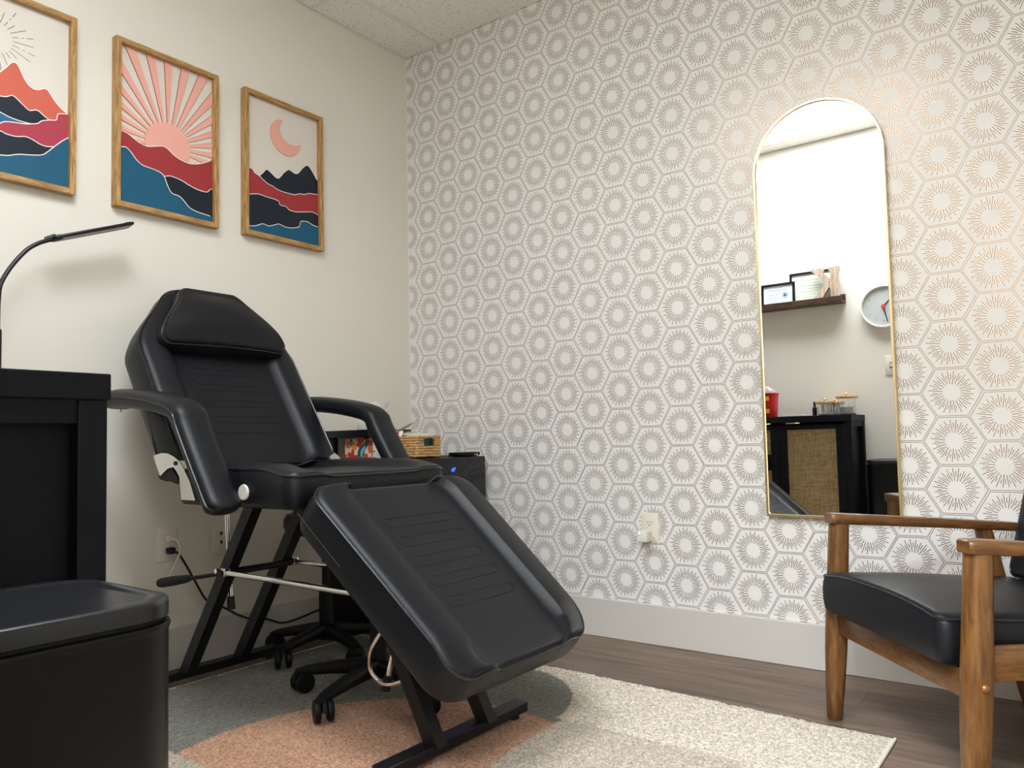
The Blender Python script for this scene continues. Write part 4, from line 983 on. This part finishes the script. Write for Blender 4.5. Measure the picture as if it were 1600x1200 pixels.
g = G(); g.lathe([(0, CZ), (.012, CZ), (.013, CZ+.004), (.013, CZ+.05), (.006, CZ+.058), (.006, CZ+.064)], M_BLACKPLASTIC, (1.222, -2.25, 0), 18); b = build('bottle_body', g, t)
g = G(); g.lathe([(.007, CZ+.062), (.007, CZ+.086), (0, CZ+.088)], M_BLACKPLASTIC, (1.222, -2.25, 0), 16); build('cap', g, t)
t = thing('paper_sheet', 'white sheet of paper lying on the cabinet top near the edge', 'paper', (1.14, -2.20, CZ))
g = G(); g.rbox((1.14, -2.192, CZ+.0055), (.12, .17, .010), M_COTTON, .001, 1, Matrix.Rotation(.12, 3, 'Z')); build('sheet_stack', g, t)
# sharps container
M_SHARP = mat('red_plastic', rgb(206, 26, 36), .35); M_YEL = mat('yellow_label', rgb(244, 200, 40), .5); M_LIDC = mat('clear_lid', rgb(226, 208, 206), .25, trans=.45)
sh = thing('sharps_container', 'red sharps container with two yellow labels on the cabinet', 'container', (.925, -2.27, CZ))
g = G(); c = Vector((.925, -2.27, CZ)); rings = []
for z, w, d in ((0, .058, .044), (.004, .060, .046), (.11, .066, .050), (.142, .068, .052), (.146, .072, .056), (.152, .072, .056)):
    ring = []
    for k in range(28):
        a = 2*PI*k/28; q = 5; ring.append(c+Vector((w*math.copysign(abs(cos(a))**(2/q), cos(a)), d*math.copysign(abs(sin(a))**(2/q), sin(a)), z)))
    rings.append(ring)
g.loft(rings, M_SHARP); bd = build('container_body', g, sh, sharp=50)
g = G(); rings = []
for z, k1 in ((.152, .98), (.165, .94), (.185, .72), (.198, .50), (.203, .25)):
    ring = []
    for k in range(28):
        a = 2*PI*k/28; q = 4; ring.append(c+Vector((-.008*(1-k1)*3+.066*k1*math.copysign(abs(cos(a))**(2/q), cos(a)), .05*k1*math.copysign(abs(sin(a))**(2/q), sin(a)), z)))
    rings.append(ring)
g.loft(rings, M_LIDC); build('lid', g, sh, sharp=50)
fs = lambda a, b, h: (c.x+a, c.y+.0495+h+b*.03, c.z+b)
for b0, b1, ln in ((.106, .132, (.124, .118, .112)), (.028, .054, (.046, .038))):
    g = G(); g.prism([(-.018, b0), (.034, b0), (.034, b1), (-.018, b1)], fs, 0, .0012, M_YEL)
    for b in ln: stroke(g, [(-.012, b), (.028-.004*((b*1000) % 3), b)], .0016, fs, .0014, M_RAY)
    lb = build('warning_label', g, bd, fix=False); lb['label'] = 'yellow label'
g = G()
for a in (-.010, .004, .018): stroke(g, [(a, .068), (a, .098)], .003, fs, .0008, mat('dark_red', rgb(130, 14, 22), .4))
build('raised_mark', g, bd, fix=False)
# ------------------------------------------------------------------ trash bin
BX0, BX1, BY0, BY1, BZ = 1.512, 1.757, -2.41, -2.142, .597
bn = thing('trash_bin', 'black rectangular trash bin with rounded corners and glossy lid, in front of the cabinet', 'trash bin', ((BX0+BX1)/2, (BY0+BY1)/2, 0))
def rrect(ins, z, r=.055, n=9):
    P = []
    x0, x1, y0, y1 = BX0+ins, BX1-ins, BY0+ins, BY1-ins; r = max(.005, r-ins)
    for cx, cy, a0 in ((x1-r, y1-r, 0), (x0+r, y1-r, PI/2), (x0+r, y0+r, PI), (x1-r, y0+r, 3*PI/2)):
        for k in range(n): a = a0+PI/2*k/(n-1); P.append((cx+r*cos(a), cy+r*sin(a), z))
    return P
M_BINB = mat('bin_black', (.0035, .0038, .005), .42, spec=.25, bump=(900, .05)); M_BINL = mat('bin_lid_black', (.012, .0125, .015), .3, spec=.45, bump=(900, .05))
g = G(); g.loft([rrect(.004, .0), rrect(.001, .004), rrect(.001, .561), rrect(.0, .565), rrect(-.0012, .568), rrect(0, .571), rrect(.006, .572)], M_BINB); build('bin_body', g, bn, sharp=50)
g = G(); g.loft([rrect(.008, .571), rrect(.006, .5765)], M_RUBBER); build('rim_gap', g, bn)
g = G(); g.loft([rrect(.004, .576), rrect(.001, .5775), rrect(.001, .591), rrect(.0018, .5945), rrect(.0035, .5962), rrect(.006, BZ), rrect(.020, BZ), rrect(.0225, BZ-.0018), rrect(.026, BZ-.0018), rrect(.06, BZ-.0018)], M_BINL, cap0=True); build('lid', g, bn, sharp=50)
# ------------------------------------------------------------------ gooseneck lamp
M_LAMP = mat('lamp_black', (.008, .008, .01), .35)
fl = thing('floor_lamp', 'black gooseneck lamp with a flat bar head below the framed pictures', 'lamp', (.115, -1.752, 0))
g = G(); g.lathe([(0, 0), (.10, 0), (.10, .012), (.094, .018), (.02, .024), (.0, .024)], M_LAMP, (.115, -1.752, 0), 36); build('lamp_base', g, fl)
g = G(); g.lathe([(.010, .02), (.010, 1.095), (.008, 1.10), (0, 1.10)], M_LAMP, (.115, -1.752, 0), 16); build('pole', g, fl)
neck = [(.115, -1.752, 1.09), (.115, -1.752, 1.13), (.112, -1.750, 1.185), (.108, -1.744, 1.228), (.104, -1.724, 1.271), (.101, -1.699, 1.310), (.098, -1.672, 1.344), (.097, -1.645, 1.366), (.096, -1.622, 1.379), (.096, -1.590, 1.394)]
g = G(); g.tube(smoothpath(neck, 5), .0062, M_LAMP, n=12); build('gooseneck', g, fl)
h0 = Vector((.096, -1.604, 1.388)); h1 = Vector((.112, -1.377, 1.477)); hx = (h1-h0).normalized(); hy = Vector((1, 0, .12)); hy = (hy-hx*hy.dot(hx)).normalized(); hz = hx.cross(hy)
if hz.z < 0: hz = -hz
HM = Matrix((hx, hy, hz)).transposed(); hl = (h1-h0).length; hc = (h0+h1)/2
g = G(); g.rbox(hc, (hl, .050, .010), M_LAMP, .004, 3, HM); g.rbox(h0+hx*.012, (.028, .034, .016), M_LAMP, .006, 3, HM); g.tube([h0-hx*.02+hz*.004, h0+hx*.01+hz*.006], [.006, .008], M_LAMP, n=12)
hd = build('lamp_head', g, fl)
g = G(); g.rbox(hc+hx*.006-hz*.0053, (hl-.034, .042, .0016), mat('unlit_diffuser', rgb(150, 146, 142), .5), .0004, 1, HM); d = build('led_strip', g, hd); d['label'] = 'unlit grey strip under the lamp head'
g = G(); g.rbox(h1-hx*.012+hz*.006, (.02, .018, .006), M_LAMP, .002, 2, HM); build('end_clip', g, hd)
# ------------------------------------------------------------------ shelf and what stands on it
t = thing('picture_ledge', 'dark wooden picture ledge on the wall above the cabinet', 'shelf', (1.04, YF, 1.548))
g = G(); g.box((.62, YF, 1.548), (1.388, YF+.10, 1.563), M_DARKWOOD, .001, 1); build('shelf_board', g, t)
g = G(); g.box((.62, YF+.086, 1.5635), (1.388, YF+.10, 1.586), M_DARKWOOD, .001, 1); l = build('front_lip', g, t)
g = G(); g.box((.62, YF, 1.5635), (1.388, YF+.012, 1.606), M_DARKWOOD, .001, 1); build('back_board', g, t)
fo = lambda a, b, h: (a, YF+h, b)
M_CERT = mat('certificate_paper', rgb(226, 232, 240), .5); M_CERT2 = mat('certificate_cream', rgb(226, 232, 214), .5); M_TXT = mat('printed_grey', rgb(120, 126, 134), .6); M_SEAL = mat('seal_blue', rgb(60, 96, 160), .5)
def certificate(x0, x1, z0, z1, yb, label, paper, seal):
    t = thing('framed_certificate', label, 'certificate', ((x0+x1)/2, yb, z0), 'framed certificates on the picture ledge')
    lean = .06; zz = 1.5635
    f3 = lambda a, b, h: (a, yb+h-(b-z0)*lean, b)
    g = G(); w = .013
    for a0, a1, b0, b1 in ((x0, x0+w, z0, z1), (x1-w, x1, z0, z1), (x0+w, x1-w, z0, z0+w), (x0+w, x1-w, z1-w, z1)): g.prism([(a0, b0), (a1, b0), (a1, b1), (a0, b1)], f3, 0, .014, M_BLACKWOOD)
    build('frame', g, t)
    g = G(); g.prism([(x0+w, z0+w), (x1-w, z0+w), (x1-w, z1-w), (x0+w, z1-w)], f3, .002, .007, paper); p = build('certificate_sheet', g, t)
    g = G(); rr = random.Random(int(x0*1000)); W = x1-x0; Hh = z1-z0
    for k in range(9):
        b = z1-w-Hh*.10-k*Hh*.088; hw = W*(.16, .30, .12, .26, .20, .30, .14, .24, .28)[k]*.9; cxx = (x0+x1)/2-(.028 if seal and 2 < k < 8 else 0)
        if seal and 2 < k < 8: hw *= .6
        a = cxx-hw
        while a < cxx+hw:
            q = rr.uniform(.006, .018); stroke(g, [(a, b), (min(a+q, cxx+hw), b)], .0026 if k in (1, 3) else .0017, f3, .0074, M_TXT); a += q+.003
    build('printed_lines', g, p, fix=False)
    if seal:
        g = G(); cxs, czs = x1-.062, (z0+z1)/2-.002
        for r0, r1 in ((.0165, .0195), (0.0005, .011)):
            for k in range(24):
                a0, a1 = 2*PI*k/24, 2*PI*(k+1)/24; g.add([f3(cxs+r*cos(a), czs+r*sin(a), .0074) for r, a in ((r0, a0), (r1, a0), (r1, a1), (r0, a1))], [(0, 1, 2, 3)], M_SEAL)
        build('seal', g, p, fix=False)
certificate(.893, 1.103, 1.5640, 1.716, YF+.062, 'smaller black framed certificate with a round blue seal on the ledge', M_CERT, True)
certificate(1.063, 1.335, 1.5640, 1.772, YF+.026, 'larger black framed certificate standing behind the wooden letter', M_CERT2, False)
M_PALEW = wood_mat('pale_washed_wood', rgb(150, 128, 108), rgb(214, 192, 168), .6, 9, (14, 14, 1.5))
t = thing('wooden_letter', 'pale wooden letter K standing at the end of the picture ledge', 'letter', (1.30, YF+.07, 1.5640))
g = G(); z0, z1 = 1.5640, 1.770; fk = lambda a, b, h: (a, YF+.05+h, b)
poly = [(1.376, z0), (1.376, z0+.018), (1.368, z0+.026), (1.368, z1-.026), (1.376, z1-.018), (1.376, z1), (1.312, z1), (1.312, z1-.018), (1.322, z1-.026), (1.322, z0+.128), (1.276, z1-.022), (1.282, z1-.016), (1.282, z1), (1.214, z1), (1.214, z1-.016), (1.226, z1-.020), (1.290, z0+.112), (1.222, z0+.020), (1.210, z0+.014), (1.210, z0), (1.276, z0), (1.276, z0+.014), (1.270, z0+.018), (1.312, z0+.084), (1.322, z0+.072), (1.322, z0+.026), (1.312, z0+.018), (1.312, z0)]
g.prism(poly, fk, 0, .032, M_PALEW); build('letter_body', g, t, fix=False)
t = thing('pink_card', 'pink card with white lettering at the cut-off end of the picture ledge', 'card', (.835, YF+.05, 1.5640))
g = G(); g.prism([(.806, 1.5640), (.884, 1.5640), (.884, 1.712), (.806, 1.712)], lambda a, b, h: (a, YF+.045+h, b), 0, .012, mat('card_pink', rgb(226, 150, 160), .5)); cbod = build('card_body', g, t)
g = G(); fc = lambda a, b, h: (a, YF+.0575+h, b)
for k in range(8):
    zc = 1.576+k*.0155
    for sgm in ([(.866, zc), (.878, zc)], [(.878, zc), (.878, zc+.009)], [(.866, zc+.009), (.878, zc+.009)] if k % 2 else [(.866, zc), (.866, zc+.009)]): stroke(g, sgm, .0025, fc, 0, M_COTTON)
build('lettering', g, cbod, fix=False)
# ------------------------------------------------------------------ clock
cx_, cz_, cr_ = 1.602, 1.501, .1285
ck = thing('wall_clock', 'round white-rimmed clock with grey face on the wall beside the ledge', 'clock', (cx_, YF, cz_-cr_))
M_FACE = mat('clock_face', rgb(190, 192, 190), .5); M_HAND = mat('clock_black', (.01, .01, .011), .4)
Mc = Matrix(((1, 0, 0), (0, 1, 0), (0, 0, 1)))
g = G(); g.lathe([(cr_*.96, .0), (cr_, .006), (cr_, .034), (cr_*.985, .040), (cr_*.93, .041), (cr_*.905, .036), (cr_*.905, .026)], M_WHITEPL, (cx_, YF, cz_), 64, 'y'); build('rim', g, ck)
g = G(); g.lathe([(0, .004), (cr_*.92, .004), (cr_*.92, .027), (0, .027)], M_FACE, (cx_, YF, cz_), 64, 'y'); fcs = build('clock_face', g, ck)
# seen from inside the room the wall's right is -x
fcl = lambda a, b, h: (cx_-a, YF+.0272+h, cz_+b)
g = G()
for k in range(60):
    a = 2*PI*k/60; r0, r1 = (cr_*.80, cr_*.87) if k % 5 == 0 else (cr_*.83, cr_*.87); stroke(g, [(sin(a)*r0, cos(a)*r0), (sin(a)*r1, cos(a)*r1)], .0014 if k % 5 == 0 else .0008, fcl, .0002, M_TXT)
build('minute_mark', g, fcs, fix=False)
for hnum in range(1, 13):
    a = 2*PI*hnum/12
    text_mesh(str(hnum), .017, lambda x, y, z, a=a: fcl(sin(a)*cr_*.69+x, cos(a)*cr_*.69+y, .0003+max(z, 0)), M_TXT, 'numeral', fcs)
def hand(name, ang, l, w, m, h, tail=.012):
    g = G(); d = (sin(ang), cos(ang)); n_ = (cos(ang), -sin(ang))
    P = [(-d[0]*tail+n_[0]*w, -d[1]*tail+n_[1]*w), (d[0]*l+n_[0]*w*.6, d[1]*l+n_[1]*w*.6), (d[0]*l-n_[0]*w*.6, d[1]*l-n_[1]*w*.6), (-d[0]*tail-n_[0]*w, -d[1]*tail-n_[1]*w)]
    g.prism(P, fcl, h, h+.0012, m); return build(name, g, ck)
hand('hour_hand', 2*PI*(10.53/12), .060, .0042, M_HAND, .002); hand('minute_hand', 2*PI*(32/60), .098, .0036, M_HAND, .004)
g = G(); hub = [(.012*cos(2*PI*k/20), .012*sin(2*PI*k/20)) for k in range(20)]; g.prism(hub, fcl, .001, .0062, mat('clock_red', rgb(214, 60, 66), .4)); hb = build('centre_cap', g, ck); hb['label'] = 'red centre cap'
# ------------------------------------------------------------------ light switch
t = thing('light_switch', 'white light switch plate on the wall below the clock', 'switch', (1.626, YF, 1.09))
g = G(); g.box((1.591, YF, 1.09), (1.661, YF+.006, 1.208), M_PLATE, .003, 2); build('cover_plate', g, t)
g = G(); g.box((1.621, YF+.005, 1.137), (1.631, YF+.016, 1.161), M_PLATE, .002, 2); g.box((1.617, YF+.005, 1.131), (1.635, YF+.0072, 1.167), M_SLOT); build('toggle', g, t)
# ------------------------------------------------------------------ camera
cd = bpy.data.cameras.new('camera'); co = bpy.data.objects.new('camera', cd); COL.objects.link(co)
yaw, pitch, roll = .64177369, .05486961, -.0218665
fw = Vector((-sin(yaw)*cos(pitch), cos(yaw)*cos(pitch), sin(pitch))); rt = Vector((cos(yaw), sin(yaw), 0)); up = rt.cross(fw)
r2 = rt*cos(roll)+up*sin(roll); u2 = r2.cross(fw)
co.matrix_world = Matrix(((r2.x, u2.x, -fw.x, 2.54035806), (r2.y, u2.y, -fw.y, -2.60333295), (r2.z, u2.z, -fw.z, .75529213), (0, 0, 0, 1)))
cd.sensor_width = 36; cd.lens = 36*1201.4538/1600; cd.shift_y = 23.554/1600; cd.clip_start = .01
S.camera = co
S.view_settings.view_transform = 'Standard'; S.view_settings.look = 'None'; S.view_settings.gamma = 1; S.view_settings.use_curve_mapping = False
S.view_settings.exposure = .42
